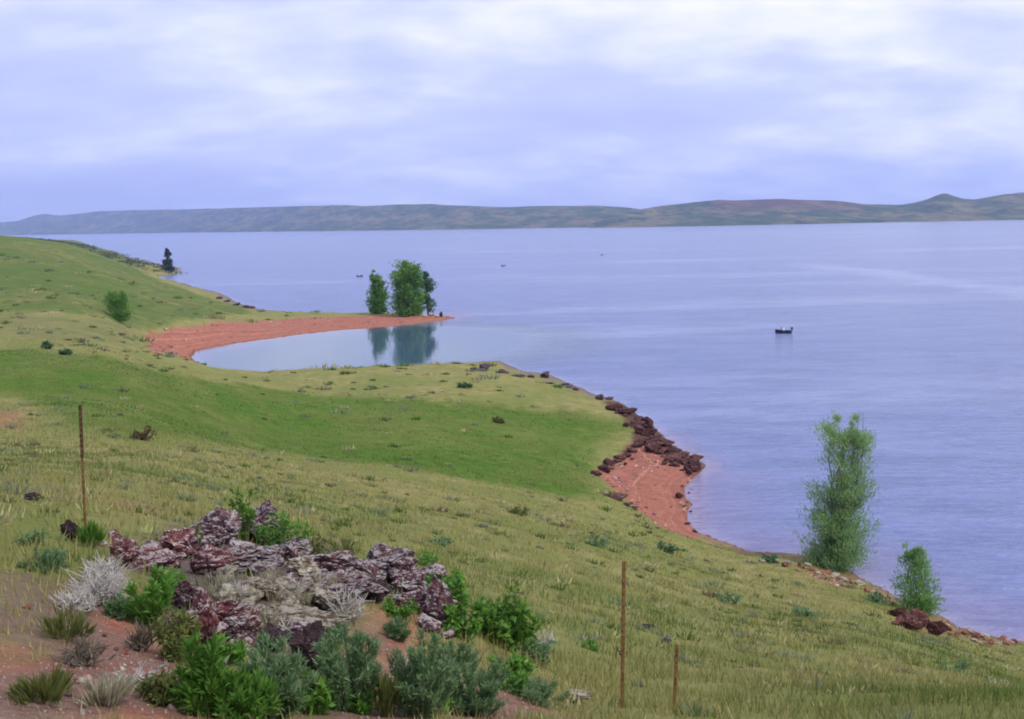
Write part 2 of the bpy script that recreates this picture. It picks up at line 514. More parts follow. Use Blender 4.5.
def ground_mat():
    mt, nt, bs, out = new_mat('grassland')
    p = N(nt, 'ShaderNodeNewGeometry').outputs['Position']
    nA = noise_tex(nt, p, .11, 6, .6, .4); nB = noise_tex(nt, p, .9, 6, .65); nC = noise_tex(nt, p, 7, 5, .7); nD = noise_tex(nt, p, .03, 4, .55)
    olive = mix(nt, ramp(nt, nB, [(.34, 0.0), (.66, 1.0)]), (.180, .178, .056), (.310, .278, .108))
    olive = mix(nt, ramp(nt, nA, [(.42, 0.0), (.62, .75)]), olive, (.155, .190, .046))
    olive = mix(nt, ramp(nt, nC, [(.58, 0.0), (.72, .55)]), olive, (.34, .27, .14))
    hill = mix(nt, ramp(nt, nB, [(.34, 0.0), (.66, 1.0)]), (.110, .150, .034), (.200, .215, .060))
    nH = noise_tex(nt, p, .28, 8, .78, .3)
    hill = mix(nt, ramp(nt, nH, [(.42, 0.0), (.62, .7)]), hill, (.065, .085, .028))
    hill = mix(nt, ramp(nt, nH, [(.36, .6), (.46, 0.0)]), hill, (.27, .24, .10))
    hill = mix(nt, ramp(nt, nD, [(.42, 0.0), (.62, .8)]), hill, (.080, .135, .026))
    band = mix(nt, nB, (.16, .165, .06), (.23, .22, .09))
    green = mix(nt, ramp(nt, nB, [(.3, 0.0), (.7, 1.0)]), (.052, .112, .011), (.105, .185, .020))
    green = mix(nt, ramp(nt, nA, [(.44, 0.0), (.64, .6)]), green, (.130, .145, .036))
    red = mix(nt, ramp(nt, nB, [(.3, 0.0), (.7, 1.0)]), (.28, .094, .066), (.41, .158, .112))
    red = mix(nt, ramp(nt, nC, [(.55, 0.0), (.75, .6)]), red, (.43, .24, .18))
    red = mix(nt, ramp(nt, nC, [(.30, .5), (.42, 0.0)]), red, (.13, .07, .05))
    c = mix(nt, attr(nt, 'hillside'), olive, hill)
    band = mix(nt, ramp(nt, nH, [(.46, 0.0), (.62, .7)]), band, (.10, .125, .04))
    c = mix(nt, math_n(nt, 'MULTIPLY', attr(nt, 'band'), .8), c, band)
    mpg = N(nt, 'ShaderNodeMapping'); mpg.inputs['Scale'].default_value = (.035, .09, 1); nt.links.new(p, mpg.inputs[0])
    nG = noise_tex(nt, mpg.outputs[0], 1.0, 6, .6, .5)
    c = mix(nt, math_n(nt, 'MULTIPLY', attr(nt, 'green'), ramp(nt, nG, [(.34, .62), (.54, 1.0)])), c, green)
    c = mix(nt, attr(nt, 'shore'), c, mix(nt, nB, (.15, .12, .10), (.27, .215, .185)))
    nE = noise_tex(nt, p, 26, 5, .7)
    sdn = math_n(nt, 'ADD', attr(nt, 'shore_dist'), math_n(nt, 'MULTIPLY', nA, 3.0))
    cbs = N(nt, 'ShaderNodeCombineXYZ'); nt.links.new(sdn, cbs.inputs[0])
    strand = noise_tex(nt, cbs.outputs[0], 1.1, 4, .7)
    red = mix(nt, ramp(nt, strand, [(.36, .75), (.47, 0.0)]), red, (.17, .075, .06))
    red = mix(nt, ramp(nt, strand, [(.54, 0.0), (.64, .7)]), red, (.52, .29, .22))
    c = mix(nt, attr(nt, 'red'), c, red)
    c = mix(nt, attr(nt, 'grey_dirt'), c, mix(nt, nC, (.125, .082, .070), (.27, .180, .150)))
    rub = mix(nt, ramp(nt, nC, [(.35, 0.0), (.65, 1.0)]), (.060, .042, .045), (.17, .125, .105))
    c = mix(nt, attr(nt, 'rubble'), c, mix(nt, ramp(nt, nE, [(.5, 0.0), (.68, .8)]), rub, (.30, .265, .23)))
    c = mix(nt, math_n(nt, 'MULTIPLY', attr(nt, 'red'), ramp(nt, nE, [(.55, 0.0), (.70, .6)])), c, (.36, .30, .24))
    c = mix(nt, math_n(nt, 'MULTIPLY', attr(nt, 'heap'), .9), c, mix(nt, ramp(nt, nC, [(.4, 0.0), (.6, 1.0)]), (.045, .020, .020), (.135, .055, .045)))
    wet = mix(nt, attr(nt, 'wet'), (1.0, 1.0, 1.0), (.55, .5, .52))
    c = mix(nt, 1.0, c, wet, 'MULTIPLY')
    nt.links.new(c, bs.inputs['Base Color'])
    bs.inputs['Roughness'].default_value = .95; bs.inputs['Specular IOR Level'].default_value = .1
    h = math_n(nt, 'ADD', math_n(nt, 'MULTIPLY', nC, .35), nB)
    bump(nt, bs, math_n(nt, 'ADD', h, math_n(nt, 'MULTIPLY', nE, .12)), .9, .3)
    return mt


def water_mat():
    mt, nt, bs, out = new_mat('lake_water')
    geo = N(nt, 'ShaderNodeNewGeometry'); p = geo.outputs['Position']
    cove = at_water(330, 345)
    vd = N(nt, 'ShaderNodeVectorMath', operation='SUBTRACT'); nt.links.new(p, vd.inputs[0]); vd.inputs[1].default_value = (cove[0], cove[1], 0)
    ms = N(nt, 'ShaderNodeVectorMath', operation='MULTIPLY'); nt.links.new(vd.outputs[0], ms.inputs[0]); ms.inputs[1].default_value = (1 / 62., 1 / 62., 0)
    ln = N(nt, 'ShaderNodeVectorMath', operation='LENGTH'); nt.links.new(ms.outputs[0], ln.inputs[0])
    open_ = ramp(nt, ln.outputs['Value'], [(.5, 0.0), (.82, 1.0)])
    mp = N(nt, 'ShaderNodeMapping'); mp.inputs['Rotation'].default_value = (0, 0, R_(8)); mp.inputs['Scale'].default_value = (.35, 1.0, 1); nt.links.new(p, mp.inputs[0])
    w1 = noise_tex(nt, mp.outputs[0], 1.1, 4, .6, .3); w2 = noise_tex(nt, mp.outputs[0], .22, 3, .5, .2); w3 = noise_tex(nt, mp.outputs[0], .05, 4, .5)
    # wind lanes: long calm streaks across the lake
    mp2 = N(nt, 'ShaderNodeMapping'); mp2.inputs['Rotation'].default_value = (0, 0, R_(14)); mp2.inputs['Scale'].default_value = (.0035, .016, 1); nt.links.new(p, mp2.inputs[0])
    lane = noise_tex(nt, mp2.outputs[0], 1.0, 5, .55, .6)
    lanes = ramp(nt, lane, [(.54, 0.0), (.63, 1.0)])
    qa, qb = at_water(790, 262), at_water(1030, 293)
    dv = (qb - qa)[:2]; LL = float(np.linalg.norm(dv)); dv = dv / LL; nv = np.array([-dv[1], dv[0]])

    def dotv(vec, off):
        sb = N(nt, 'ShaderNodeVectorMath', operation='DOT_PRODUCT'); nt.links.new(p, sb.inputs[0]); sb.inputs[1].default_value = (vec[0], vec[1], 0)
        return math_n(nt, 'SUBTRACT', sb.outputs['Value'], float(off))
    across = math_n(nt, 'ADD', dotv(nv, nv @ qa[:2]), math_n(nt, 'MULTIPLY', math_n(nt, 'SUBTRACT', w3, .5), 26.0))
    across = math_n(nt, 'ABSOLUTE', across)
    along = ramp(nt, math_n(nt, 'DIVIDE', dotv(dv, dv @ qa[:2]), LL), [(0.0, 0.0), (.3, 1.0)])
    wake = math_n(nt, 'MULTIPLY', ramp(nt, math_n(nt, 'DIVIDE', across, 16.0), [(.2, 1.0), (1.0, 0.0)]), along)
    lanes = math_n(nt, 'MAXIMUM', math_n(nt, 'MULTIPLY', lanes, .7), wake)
    base = mix(nt, w3, (.115, .155, .36), (.150, .190, .41))
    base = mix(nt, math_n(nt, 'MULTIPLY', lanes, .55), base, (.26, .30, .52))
    base = mix(nt, ramp(nt, math_n(nt, 'ADD', math_n(nt, 'MULTIPLY', w2, .6), math_n(nt, 'MULTIPLY', w1, .4)), [(.38, .75), (.56, 0.0)]), base, (.080, .115, .28))
    base = mix(nt, open_, (.055, .105, .165), base)
    base = mix(nt, math_n(nt, 'MULTIPLY', attr(nt, 'pink_shallows'), .5), base, (.24, .14, .235))  # water colour turns pinker towards the red shores
    base = mix(nt, math_n(nt, 'MULTIPLY', attr(nt, 'lap'), math_n(nt, 'MULTIPLY', w2, .5)), base, (.40, .36, .46))
    nt.links.new(base, bs.inputs['Base Color'])
    bs.inputs['IOR'].default_value = 1.33
    bs.inputs['Specular IOR Level'].default_value = .5
    ro = math_n(nt, 'MULTIPLY', open_, .14); ro = math_n(nt, 'ADD', ro, .03)
    nt.links.new(ro, bs.inputs['Roughness'])
    b = N(nt, 'ShaderNodeBump'); b.inputs['Distance'].default_value = .35
    amp = math_n(nt, 'MULTIPLY', open_, math_n(nt, 'SUBTRACT', 1.0, math_n(nt, 'MULTIPLY', lanes, .6)))
    amp = math_n(nt, 'ADD', math_n(nt, 'MULTIPLY', amp, .9), .02)
    nt.links.new(amp, b.inputs['Strength'])
    hh = math_n(nt, 'ADD', w1, math_n(nt, 'MULTIPLY', w2, 2.0))
    nt.links.new(hh, b.inputs['Height']); nt.links.new(b.outputs[0], bs.inputs['Normal'])
    return mt


# ------------------------------------------------------------------ ground sheet
NU, NV = 660, 720
uu = np.linspace(-.78, .78, NU); vv = np.linspace(math.log(4.0), math.log(2600), NV)
Ug, Vg = np.meshgrid(uu, vv)
Rg = np.exp(Vg).ravel(); Xg = Ug.ravel() * Rg; Yg = Rg - AP
Zg, Sg = height(Xg, Yg, True)
g_, red_, left_, band_, shore_ = masks(Xg, Yg, Sg)
grey_ = np.clip(sstep(-.02, .04, poly_sd(*[a for a in (lambda u, v: (u * US, v))(*fan(Xg, Yg))], zone([(-40, 580), (60, 574), (110, 580), (160, 620), (200, 670), (330, 690), (350, 620), (410, 605), (430, 660), (540, 680), (580, 740), (-60, 740)])) + fbm(Xg / .5, Yg / .5, 77) * .07), 0, 1) * np.clip(.80 + .35 * fbm(Xg / .9, Yg / .9, 78), 0, 1)
rub_ = sstep(-.01, .035, poly_sd(Ug.ravel() * US, Vg.ravel(), ZB) + fbm(Xg / .4, Yg / .4, 71) * .03)
wet_ = sstep(.5, .0, Sg / np.clip(Rg * .006, .3, 1.5)) * .9
idx = np.arange(NU * NV).reshape(NV, NU)
Fg = np.stack([idx[:-1, :-1], idx[:-1, 1:], idx[1:, 1:], idx[1:, :-1]], -1).reshape(-1, 4)
ground = mesh_np('ground', np.stack([Xg, Yg, Zg], 1), Fg, ground_mat(), smooth=True,
                 fattr={'green': g_, 'red': red_, 'hillside': left_, 'band': band_, 'grey_dirt': grey_, 'wet': wet_, 'shore': shore_ * (1 - red_), 'rubble': rub_, 'shore_dist': np.clip(Sg, -2, 60), 'heap': sstep(-.006, .010, poly_sd(Ug.ravel() * US, Vg.ravel(), ZH) + fbm(Xg / 2, Yg / 2, 72) * .012)})
tag(ground, kind='structure')

wu = np.linspace(-.95, .95, 420); wv = np.concatenate([np.linspace(math.log(40), math.log(420), 420), np.linspace(math.log(424), math.log(10500), 60)])
Uw, Vw = np.meshgrid(wu, wv); Rw = np.exp(Vw).ravel(); Xw = Uw.ravel() * Rw; Yw = Rw - AP
_, Sw = height(Xw, Yw, True)
_, redw, _, _, _ = masks(Xw, Yw, Sw)
uw_, vw_ = fan(Xw, Yw)
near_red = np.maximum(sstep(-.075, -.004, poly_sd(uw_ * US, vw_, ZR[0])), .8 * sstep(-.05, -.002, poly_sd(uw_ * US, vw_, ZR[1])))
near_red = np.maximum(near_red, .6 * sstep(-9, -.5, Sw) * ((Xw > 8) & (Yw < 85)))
iw = np.arange(len(wu) * len(wv)).reshape(len(wv), len(wu))
Fw = np.stack([iw[:-1, :-1], iw[:-1, 1:], iw[1:, 1:], iw[1:, :-1]], -1).reshape(-1, 4)
lake = mesh_np('water', np.stack([Xw, Yw, np.zeros_like(Xw)], 1), Fw, water_mat(), smooth=True, fattr={'pink_shallows': near_red, 'lap': sstep(-1.6, -.1, Sw)})
tag(lake, kind='structure')


# ------------------------------------------------------------------ far hills
def hill_mat(name, a, b, cst, red):
    mt, nt, bs, out = new_mat(name)
    p = N(nt, 'ShaderNodeNewGeometry').outputs['Position']
    mp = N(nt, 'ShaderNodeMapping'); mp.inputs['Scale'].default_value = (1, .5, 4); nt.links.new(p, mp.inputs[0])
    n1 = noise_tex(nt, mp.outputs[0], .009, 6, .65, .5); n2 = noise_tex(nt, mp.outputs[0], .03, 5, .7)
    c = mix(nt, ramp(nt, n1, [(.44, 0.0), (.57, 1.0)]), a, b)
    n3 = noise_tex(nt, mp.outputs[0], .09, 4, .7)
    c = mix(nt, ramp(nt, n2, [(.50, 0.0), (.62, .85)]), c, cst)
    c = mix(nt, ramp(nt, n3, [(.56, 0.0), (.66, .8)]), c, cst)
    c = mix(nt, math_n(nt, 'MULTIPLY', attr(nt, 'mesa'), ramp(nt, n2, [(.40, 0.2), (.58, 1.0)])), c, red)
    nt.links.new(c, bs.inputs['Base Color']); bs.inputs['Roughness'].default_value = 1
    bs.inputs['Specular IOR Level'].default_value = 0
    return mt


def ridge(name, crest, dist0, depth, mat, seed, mesa=None, rough=1.0):
    cx = np.array([c[0] for c in crest], float); cy = np.array([c[1] for c in crest], float)
    pxs = np.arange(cx[0], cx[-1] + .1, 1.5)
    pys = np.interp(pxs, cx, cy)
    k = np.ones(5) / 5; pys = np.convolve(np.pad(pys, 2, 'edge'), k, 'valid')
    NT = 60
    ts = np.linspace(0, 1.7, NT)
    V = np.zeros((NT, len(pxs), 3)); MS = np.zeros((NT, len(pxs)))
    for j, (px, py) in enumerate(zip(pxs, pys)):
        D = dist0(px); Yc = D + depth(px)
        q = at_dist(px, py, Yc); az = q[0] / q[1]; zc = max(q[2], 1.0)
        for i, t in enumerate(ts):
            Y = D + (Yc - D) * t
            V[i, j] = (az * Y, Y, 0); MS[i, j] = t
            sh = (t ** .75 * .55 + .45 * sstep(.25, 1.0, t)) if t <= 1 else 1 - .75 * sstep(1.0, 1.8, t)
            V[i, j, 2] = zc * sh
    x = V[:, :, 0].ravel(); y = V[:, :, 1].ravel()
    t = MS.ravel()
    n = fbm(x / 260, y / 420, seed, 5); gul = np.abs(fbm(x / 120, y / 700, seed + 5, 4))
    z = V[:, :, 2].ravel()
    z = z + (n * 9 - gul * 16 + 3) * rough * np.clip(t * 2.2, 0, 1) * np.clip(np.abs(t - 1) * 2.5 + .12, 0, 1)
    z = np.where(t < .02, -2.0, np.maximum(z, .6))
    V[:, :, 2] = z.reshape(V.shape[:2])
    ii = np.arange(V.shape[0] * V.shape[1]).reshape(V.shape[:2])
    f = np.stack([ii[:-1, :-1], ii[:-1, 1:], ii[1:, 1:], ii[1:, :-1]], -1).reshape(-1, 4)
    ma = np.zeros(V.shape[:2])
    if mesa:
        ma = np.clip(sstep(mesa[0] - 25, mesa[0] + 25, pxs) * sstep(mesa[1] + 25, mesa[1] - 25, pxs), 0, 1)[None] * sstep(.35, .8, ts)[:, None]
    o = mesh_np(name, V.reshape(-1, 3), f, mat, smooth=True, fattr={'mesa': ma.ravel()})
    tag(o, kind='structure')
    return o


mh = hill_mat('hill_olive', (.075, .100, .034), (.185, .160, .075), (.028, .048, .020), (.125, .060, .058))
ridge('hills', [(-420, 232), (-200, 226), (-60, 223), (0, 222.5), (18, 221), (32, 216), (45, 213.5), (58, 215.5), (75, 214), (100, 211), (140, 210), (190, 209), (230, 208), (300, 206), (340, 205), (365, 206), (395, 204.5), (430, 204), (470, 206), (500, 207), (540, 206), (600, 205.5), (625, 207), (645, 210), (690, 215), (730, 222)],
      lambda px: float(np.interp(px, [-420, 0, 130, 230, 330, 450, 640, 730], [7600, 6900, 5900, 4800, 3900, 3250, 2850, 2700])), lambda px: float(np.interp(px, [0, 200, 730], [1300, 1000, 800])), mh, 15)
ridge('hills', [(590, 224), (620, 213), (640, 209.5), (660, 206), (690, 203), (718, 199.8), (735, 200.3), (780, 199), (800, 199.8), (835, 200.8), (850, 202.5), (862, 204), (900, 205), (915, 202.5), (928, 199), (938, 194.5), (945, 192.5), (952, 195),
       (962, 198.5), (975, 199.5), (1005, 194), (1060, 188), (1200, 186), (1400, 190)],
      lambda px: float(np.interp(px, [590, 720, 1400], [2700, 2580, 2350])), lambda px: float(np.interp(px, [590, 660, 1400], [250, 620, 700])), mh, 25, mesa=(715, 850))


# ------------------------------------------------------------------ grass
def grass_blades():
    n = 330000
    u = rng.uniform(-.48, .52, n); v = rng.uniform(math.log(19.5), math.log(125), n)
    r = np.exp(v); x = u * r; y = r - AP
    # only where the picture looks, with a margin
    keep = (np.abs(x) < (y + 2) * .56) & (y > 4.5)
    x, y, r = x[keep], y[keep], r[keep]
    z, s = height(x, y, True)
    g, red, left, band, shore_ = masks(x, y, s)
    clump = fbm(x / .7, y / .7, 91) + .5 * fbm(x / .2, y / .2, 95, 2)
    ok = (s > .6) & (red < rng.uniform(.15, .9, len(x)) + (y < 26) * rng.uniform(-.35, .75, len(x))) & (clump > rng.uniform(-.75, .35, len(x)))
    ub, vb = fan(x, y)
    ok &= (poly_sd(ub * US, vb, ZB) < 0) | (rng.uniform(0, 1, len(x)) < .22)
    x, y, r, z, g, clump, red = x[ok], y[ok], r[ok], z[ok], g[ok], clump[ok], red[ok]
    n = len(x)
    h = rng.uniform(.05, .15, n) * (1 + .9 * np.clip(clump, 0, 1)) * np.where(r > 70, .8, 1.0) * (1 - .45 * red)
    h = h * np.where((y < 8.5) & (x < -.8), .6, 1.0)
    w = np.maximum(.010, r * .00055) * rng.uniform(.7, 1.3, n)
    th = rng.uniform(0, 2 * math.pi, n); le = rng.uniform(.1, .75, n) * h
    ph = rng.uniform(0, 2 * math.pi, n)
    dx, dy = np.cos(th) * w / 2, np.sin(th) * w / 2
    v = np.zeros((n, 3, 3))
    v[:, 0] = np.stack([x - dx, y - dy, z - .02], 1); v[:, 1] = np.stack([x + dx, y + dy, z - .02], 1)
    v[:, 2] = np.stack([x + np.cos(ph) * le, y + np.sin(ph) * le, z + h], 1)
    straw = np.array([.37, .33, .135]); ol = np.array([.225, .225, .070]); gr = np.array([.120, .178, .042]); dg = np.array([.058, .122, .013])
    big = fbm(x / 6, y / 6, 99) + rng.normal(0, .25, n)
    k = np.clip(big * .9 + .5, 0, 1)[:, None]
    c = np.where(k < .5, gr * (1 - 2 * k) + ol * 2 * k, ol * (2 - 2 * k) + straw * (2 * k - 1))
    g = g * sstep(-.55, .05, fbm(x / 26, y / 10, 55))
    c = c * (1 - g[:, None]) + (dg * .7 + gr * .3) * g[:, None]
    c = c * (1 - .85 * red[:, None]) + np.array([.36, .29, .19]) * .85 * red[:, None]
    c = c * rng.uniform(.75, 1.25, (n, 1))
    mt, nt, bs, out = new_mat('grass_blades')
    t = attr(nt, 'tint', 'Color')
    nt.links.new(t, bs.inputs['Base Color']); bs.inputs['Roughness'].default_value = .7; bs.inputs['Specular IOR Level'].default_value = .15
    tr = N(nt, 'ShaderNodeBsdfTranslucent'); nt.links.new(t, tr.inputs[0])
    mx = N(nt, 'ShaderNodeMixShader'); mx.inputs[0].default_value = .3
    nt.links.new(bs.outputs[0], mx.inputs[1]); nt.links.new(tr.outputs[0], mx.inputs[2]); nt.links.new(mx.outputs[0], out.inputs[0])
    o = mesh_np('grass', v.reshape(-1, 3), np.arange(n * 3).reshape(n, 3), mt, tint=np.repeat(c, 3, 0))
    tag(o, 'short olive and straw coloured grass over the sloping lakeside meadow', 'grass', kind='stuff')
    # upright normals would flatten it: leave real face normals


grass_blades()


def meadow_tufts():
    r_ = np.random.default_rng(31)
    n = 5200
    u = r_.uniform(-.46, .5, n); v = r_.uniform(math.log(20), math.log(300), n)
    r = np.exp(v); x = u * r; y = r - AP
    z, s = height(x, y, True); g, red, left, band, sh = masks(x, y, s)
    big = fbm(x / 7, y / 7, 133)
    ok = (s > 1.0) & (red < .5) & (np.abs(x) < (y + 3) * .56) & (big > r_.uniform(-.5, .5, n)) & (g < r_.uniform(.2, 1.3, n))
    x, y, r, z, g = x[ok], y[ok], r[ok], z[ok], g[ok]; n = len(x)
    kind = r_.uniform(0, 1, n)
    pal = np.array([(.40, .36, .19), (.20, .24, .15), (.10, .17, .035), (.15, .12, .075), (.30, .33, .13)])
    ci = np.searchsorted([.30, .55, .75, .85], kind)
    m = 34
    sc = np.clip(.045 + r * .0027, .1, .75) * np.exp(r_.normal(0, .35, n))
    off = r_.normal(0, 1, (n, m, 3)) * np.array([.55, .55, 0]) * sc[:, None, None]
    base = np.stack([x, y, z - .02], 1)[:, None, :] + off
    d = off * .9 / sc[:, None, None] + r_.normal(0, .35, (n, m, 3)) + np.array([0, 0, 1.25])
    d /= np.linalg.norm(d, axis=2, keepdims=True)
    L = (sc[:, None] * r_.uniform(.35, .9, (n, m)))[..., None]
    w = np.maximum(.006, np.minimum(r * .0006, .10))[:, None, None]
    sd = np.cross(d, r_.normal(size=(n, m, 3))); sd /= np.linalg.norm(sd, axis=2, keepdims=True) + 1e-9
    V = np.stack([base - sd * w, base + sd * w, base + d * L], 2).reshape(-1, 3)
    c = np.repeat(pal[ci] * r_.uniform(.7, 1.2, (n, 1)), m, 0) * r_.uniform(.75, 1.25, (n * m, 1))
    mt = bpy.data.materials['grass_blades']
    o = mesh_np('tufts', V, np.arange(n * m * 3).reshape(-1, 3), mt, tint=np.repeat(c, 3, 0))
    tag(o, 'dry and grey green tufts scattered through the meadow grass', 'grass', kind='stuff')


meadow_tufts()


# ------------------------------------------------------------------ rocks
def rock_mesh(seed, subdiv=4, cuts=18, rough=.10, flat=1.0):
    r = random.Random(seed)
    bm = bmesh.new(); bmesh.ops.create_icosphere(bm, subdivisions=subdiv, radius=1.0)
    planes = []
    for k in range(cuts):
        d = Vector((r.gauss(0, 1), r.gauss(0, 1), r.gauss(0, 1) * .9)).normalized()
        planes.append((d, r.uniform(.46, .84)))
    off = Vector((r.uniform(-50, 50), r.uniform(-50, 50), r.uniform(-50, 50)))
    for v in bm.verts:
        p = v.co.copy()
        for d, h in planes:
            t = p.dot(d)
            if t > h: p -= d * (t - h)
        q = p.copy()
        n = mnoise.fractal(q * 1.8 + off, 1.0, 2.0, 3) * rough * .7
        dd = mnoise.voronoi(Vector((q.x * 2.0, q.y * 2.0, q.z * 2.3)) + off)[0]
        n -= max(0.0, .16 - (dd[1] - dd[0])) * rough * 5.0           # joints between the blocks
        n += (mnoise.cell(Vector((q.x * 2.6, q.y * 2.6, q.z * 3.2)) + off) - .5) * rough * .45
        n += mnoise.fractal(q * 7 + off, 1.0, 2.0, 3) * rough * .35
        v.co = p + p.normalized() * n
        v.co.z *= flat
    me = bpy.data.meshes.new('rock'); bm.to_mesh(me); bm.free()
    return me


ROCKS = [rock_mesh(100 + k, 3, 18 + k, .10) for k in range(8)]
ROCKS += [rock_mesh(150 + k, 3, 12, .13, flat=.7) for k in range(4)]
BIG = [rock_mesh(300 + k, 5, 20 + 2 * k, .15) for k in range(10)]


def scaled_mesh(src, mat, sx, sy, sz):
    me = src.copy(); me.materials.clear(); me.materials.append(mat)
    me.transform(Matrix.Diagonal((sx, sy, sz, 1)))
    return me


def put_rock(name, px, py, wpx, hpx, mat, label, cat='rock', group=None, src=None, depth=.8, tilt=None, sink=.3, src_i=None, seed=0):
    """rock whose foot is seen at pixel (px, py), about wpx wide and hpx high"""
    q = gp(px, py); Y = q[1]
    wm = wpx * Y / F * .56; hm = hpx * Y / F
    src = src or BIG
    me = scaled_mesh(src[(src_i if src_i is not None else seed) % len(src)], mat, wm, wm * depth, hm * .62)
    o = bpy.data.objects.new(name, me); col.objects.link(o)
    rr = random.Random(seed * 7 + 3)
    t = tilt or (rr.uniform(-.2, .2), rr.uniform(-.2, .2))
    o.location = (q[0], q[1] + wm * depth * .5, q[2] + hm * (.5 - sink * .6))
    o.rotation_euler = (t[0], t[1], rr.uniform(-.5, .5))
    tag(o, label, cat, group)
    return o


FG = 'rocks of the foreground outcrop'
fg = [
    # px, py(foot), w, h, mat, label
    (122, 566, 40, 32, 'rock_rust', 'small reddish purple rock at the left end of the outcrop above the pale dead bush'),
    (178, 558, 42, 36, 'rock_rust', 'red and purple boulder at the upper left corner of the outcrop'),
    (214, 548, 60, 38, 'rock', 'wide purple rock with pale top on the upper crest left of the tall weed'),
    (258, 544, 54, 46, 'rock', 'highest lichen covered purple rock just left of the tall weed'),
    (206, 576, 44, 32, 'rock_rust', 'rust red block below the crest boulders at upper left of the outcrop'),
    (244, 574, 46, 32, 'rock', 'dark violet rock under the highest rock in the middle of the crest'),
    (292, 562, 48, 26, 'rock', 'grey purple rock on the crest below the low green bush'),
    (330, 578, 52, 28, 'rock', 'flat violet rock on the ridge between crest and dark hump'),
    (300, 580, 50, 24, 'rock_pale', 'pale pinkish rock wedged between the flat violet rock and the crest'),
    (385, 582, 62, 42, 'rock', 'humped dark violet rock that stands highest on the right half of the outcrop'),
    (352, 594, 48, 24, 'rock_pale', 'pale lichen streaked rock left under the humped dark violet rock'),
    (412, 600, 48, 36, 'rock', 'brownish purple rock at the right foot of the humped rock'),
    (440, 628, 40, 52, 'rock', 'upright violet rock with pale cap at the right end of the outcrop'),
    (372, 602, 40, 22, 'rock_dark', 'dark low rock in the hollow above the bare red earth strip'),
    (252, 600, 46, 22, 'rock_pale', 'tilted tawny rock left in the middle of the outcrop among dry grass'),
    (296, 604, 52, 20, 'rock_pale', 'long low tawny rock in the middle of the outcrop among dry grass'),
    (278, 624, 50, 22, 'rock_pale', 'pale cracked rock at the lower middle of the outcrop above the purple block'),
    (326, 612, 44, 24, 'rock_pale', 'pale grey rock right of the long low tawny rock'),
    (318, 634, 40, 18, 'rock_pale', 'flat pale rock lowest on the pale middle slope of the outcrop'),
    (200, 642, 46, 62, 'rock_rust', 'tall dark red rock standing at the lower left of the outcrop'),
    (182, 612, 34, 40, 'rock', 'narrow purple rock left beside the tall dark red rock'),
    (240, 645, 46, 34, 'rock', 'purple block below the broad pale slab behind the blue green sagebrush'),
    (270, 652, 44, 26, 'rock_dark', 'dark grey rock half hidden behind the blue green sagebrush'),
    (310, 672, 44, 58, 'rock_dark', 'nearly black boulder between the two sagebrushes at the foot of the outcrop'),
    (300, 646, 40, 26, 'rock', 'violet rock resting on top of the nearly black boulder'),
]
for k, (px, py, w, h, mt, lb) in enumerate(fg):
    put_rock('rock', px, py, w * 1.22, h * 1.1, M[mt], lb, 'rock', FG, BIG, .75, seed=k + 1, src_i=k * 3 + 4)
for k, (px, py, w, h, mt, lb) in enumerate([(232, 572, 150, 34, 'rock', 'wide low purple ledge under the crest boulders of the outcrop'), (340, 594, 120, 24, 'rock', 'long low violet ledge under the ridge left of the humped rock'),
        (412, 612, 80, 30, 'rock', 'low broken ledge under the right half of the humped rock'), (212, 632, 80, 44, 'rock_rust', 'low dark red ledge round the foot of the tall dark red rock'),
        (288, 632, 130, 30, 'rock_pale', 'broad low tawny ledge under the pale middle slope'), (150, 572, 90, 22, 'rock_rust', 'low reddish ledge joining the left end rock to the crest')]):
    put_rock('ledge', px, py, w, h, M[mt], lb, 'rock ledge', FG, BIG, .5, tilt=(.05, .04 * (-1) ** k), sink=.5, seed=k + 700, src_i=k + 2)
# broken rocks and stones filling the outcrop
rr = random.Random(5)
AREA = [((160, 300), (535, 575), 'rock', 26), ((290, 440), (570, 604), 'rock', 26), ((180, 250), (590, 655), 'rock_rust', 13), ((225, 350), (582, 636), 'rock_pale', 24), ((415, 460), (580, 645), 'rock', 9), ((100, 165), (545, 580), 'rock_rust', 8)]
WORD = {'rock': ('broken violet rock between the larger rocks of the outcrop', 'broken violet rocks'), 'rock_rust': ('broken rust purple rock beside the reddish rocks of the outcrop', 'broken rust rocks'),
        'rock_pale': ('broken tawny stone on the pale middle slope of the outcrop', 'broken tawny stones')}
kk = 0
for (xa, xb), (ya, yb), mt, cnt in AREA:
    for k in range(cnt):
        kk += 1
        w = rr.choice([rr.uniform(12, 22), rr.uniform(18, 38)])
        put_rock('rock', rr.uniform(xa, xb), rr.uniform(ya, yb), w, w * rr.uniform(.5, .85), M[mt], WORD[mt][0], 'rock', WORD[mt][1], ROCKS, .85, seed=kk + 400)
for k in range(22):
    put_rock('stone', rr.uniform(20, 190), rr.uniform(600, 705), rr.uniform(7, 15), rr.uniform(4, 7), M['rock_red' if k % 3 else 'rock_pale'], 'small brown stone lying in the bare dirt at the lower left', 'stone', 'stones in the bare dirt', ROCKS, .9, seed=k + 60)
put_rock('rock', 68, 541, 27, 25, M['rock_dark'], 'blackish boulder with a pale top at the foot of the left steel post', src=BIG, seed=31, src_i=6)
put_rock('rock', 30, 500, 26, 9, M['rock_dark'], 'low dark rock in the grass near the left edge above the blackish boulder', src=BIG, seed=32)
put_rock('rock', 650, 629, 15, 6, M['rock_dark'], 'dark stone in the grass right of the middle rusty post', 'stone', src=ROCKS, seed=33)
put_rock('rock', 666, 643, 13, 6, M['rock_dark'], 'dark stone in the grass just above the short rusty post', 'stone', src=ROCKS, seed=34)
put_rock('rock', 575, 704, 40, 14, M['rock_pale'], 'pale grey rock in the grass left of the middle rusty post', src=BIG, seed=36)

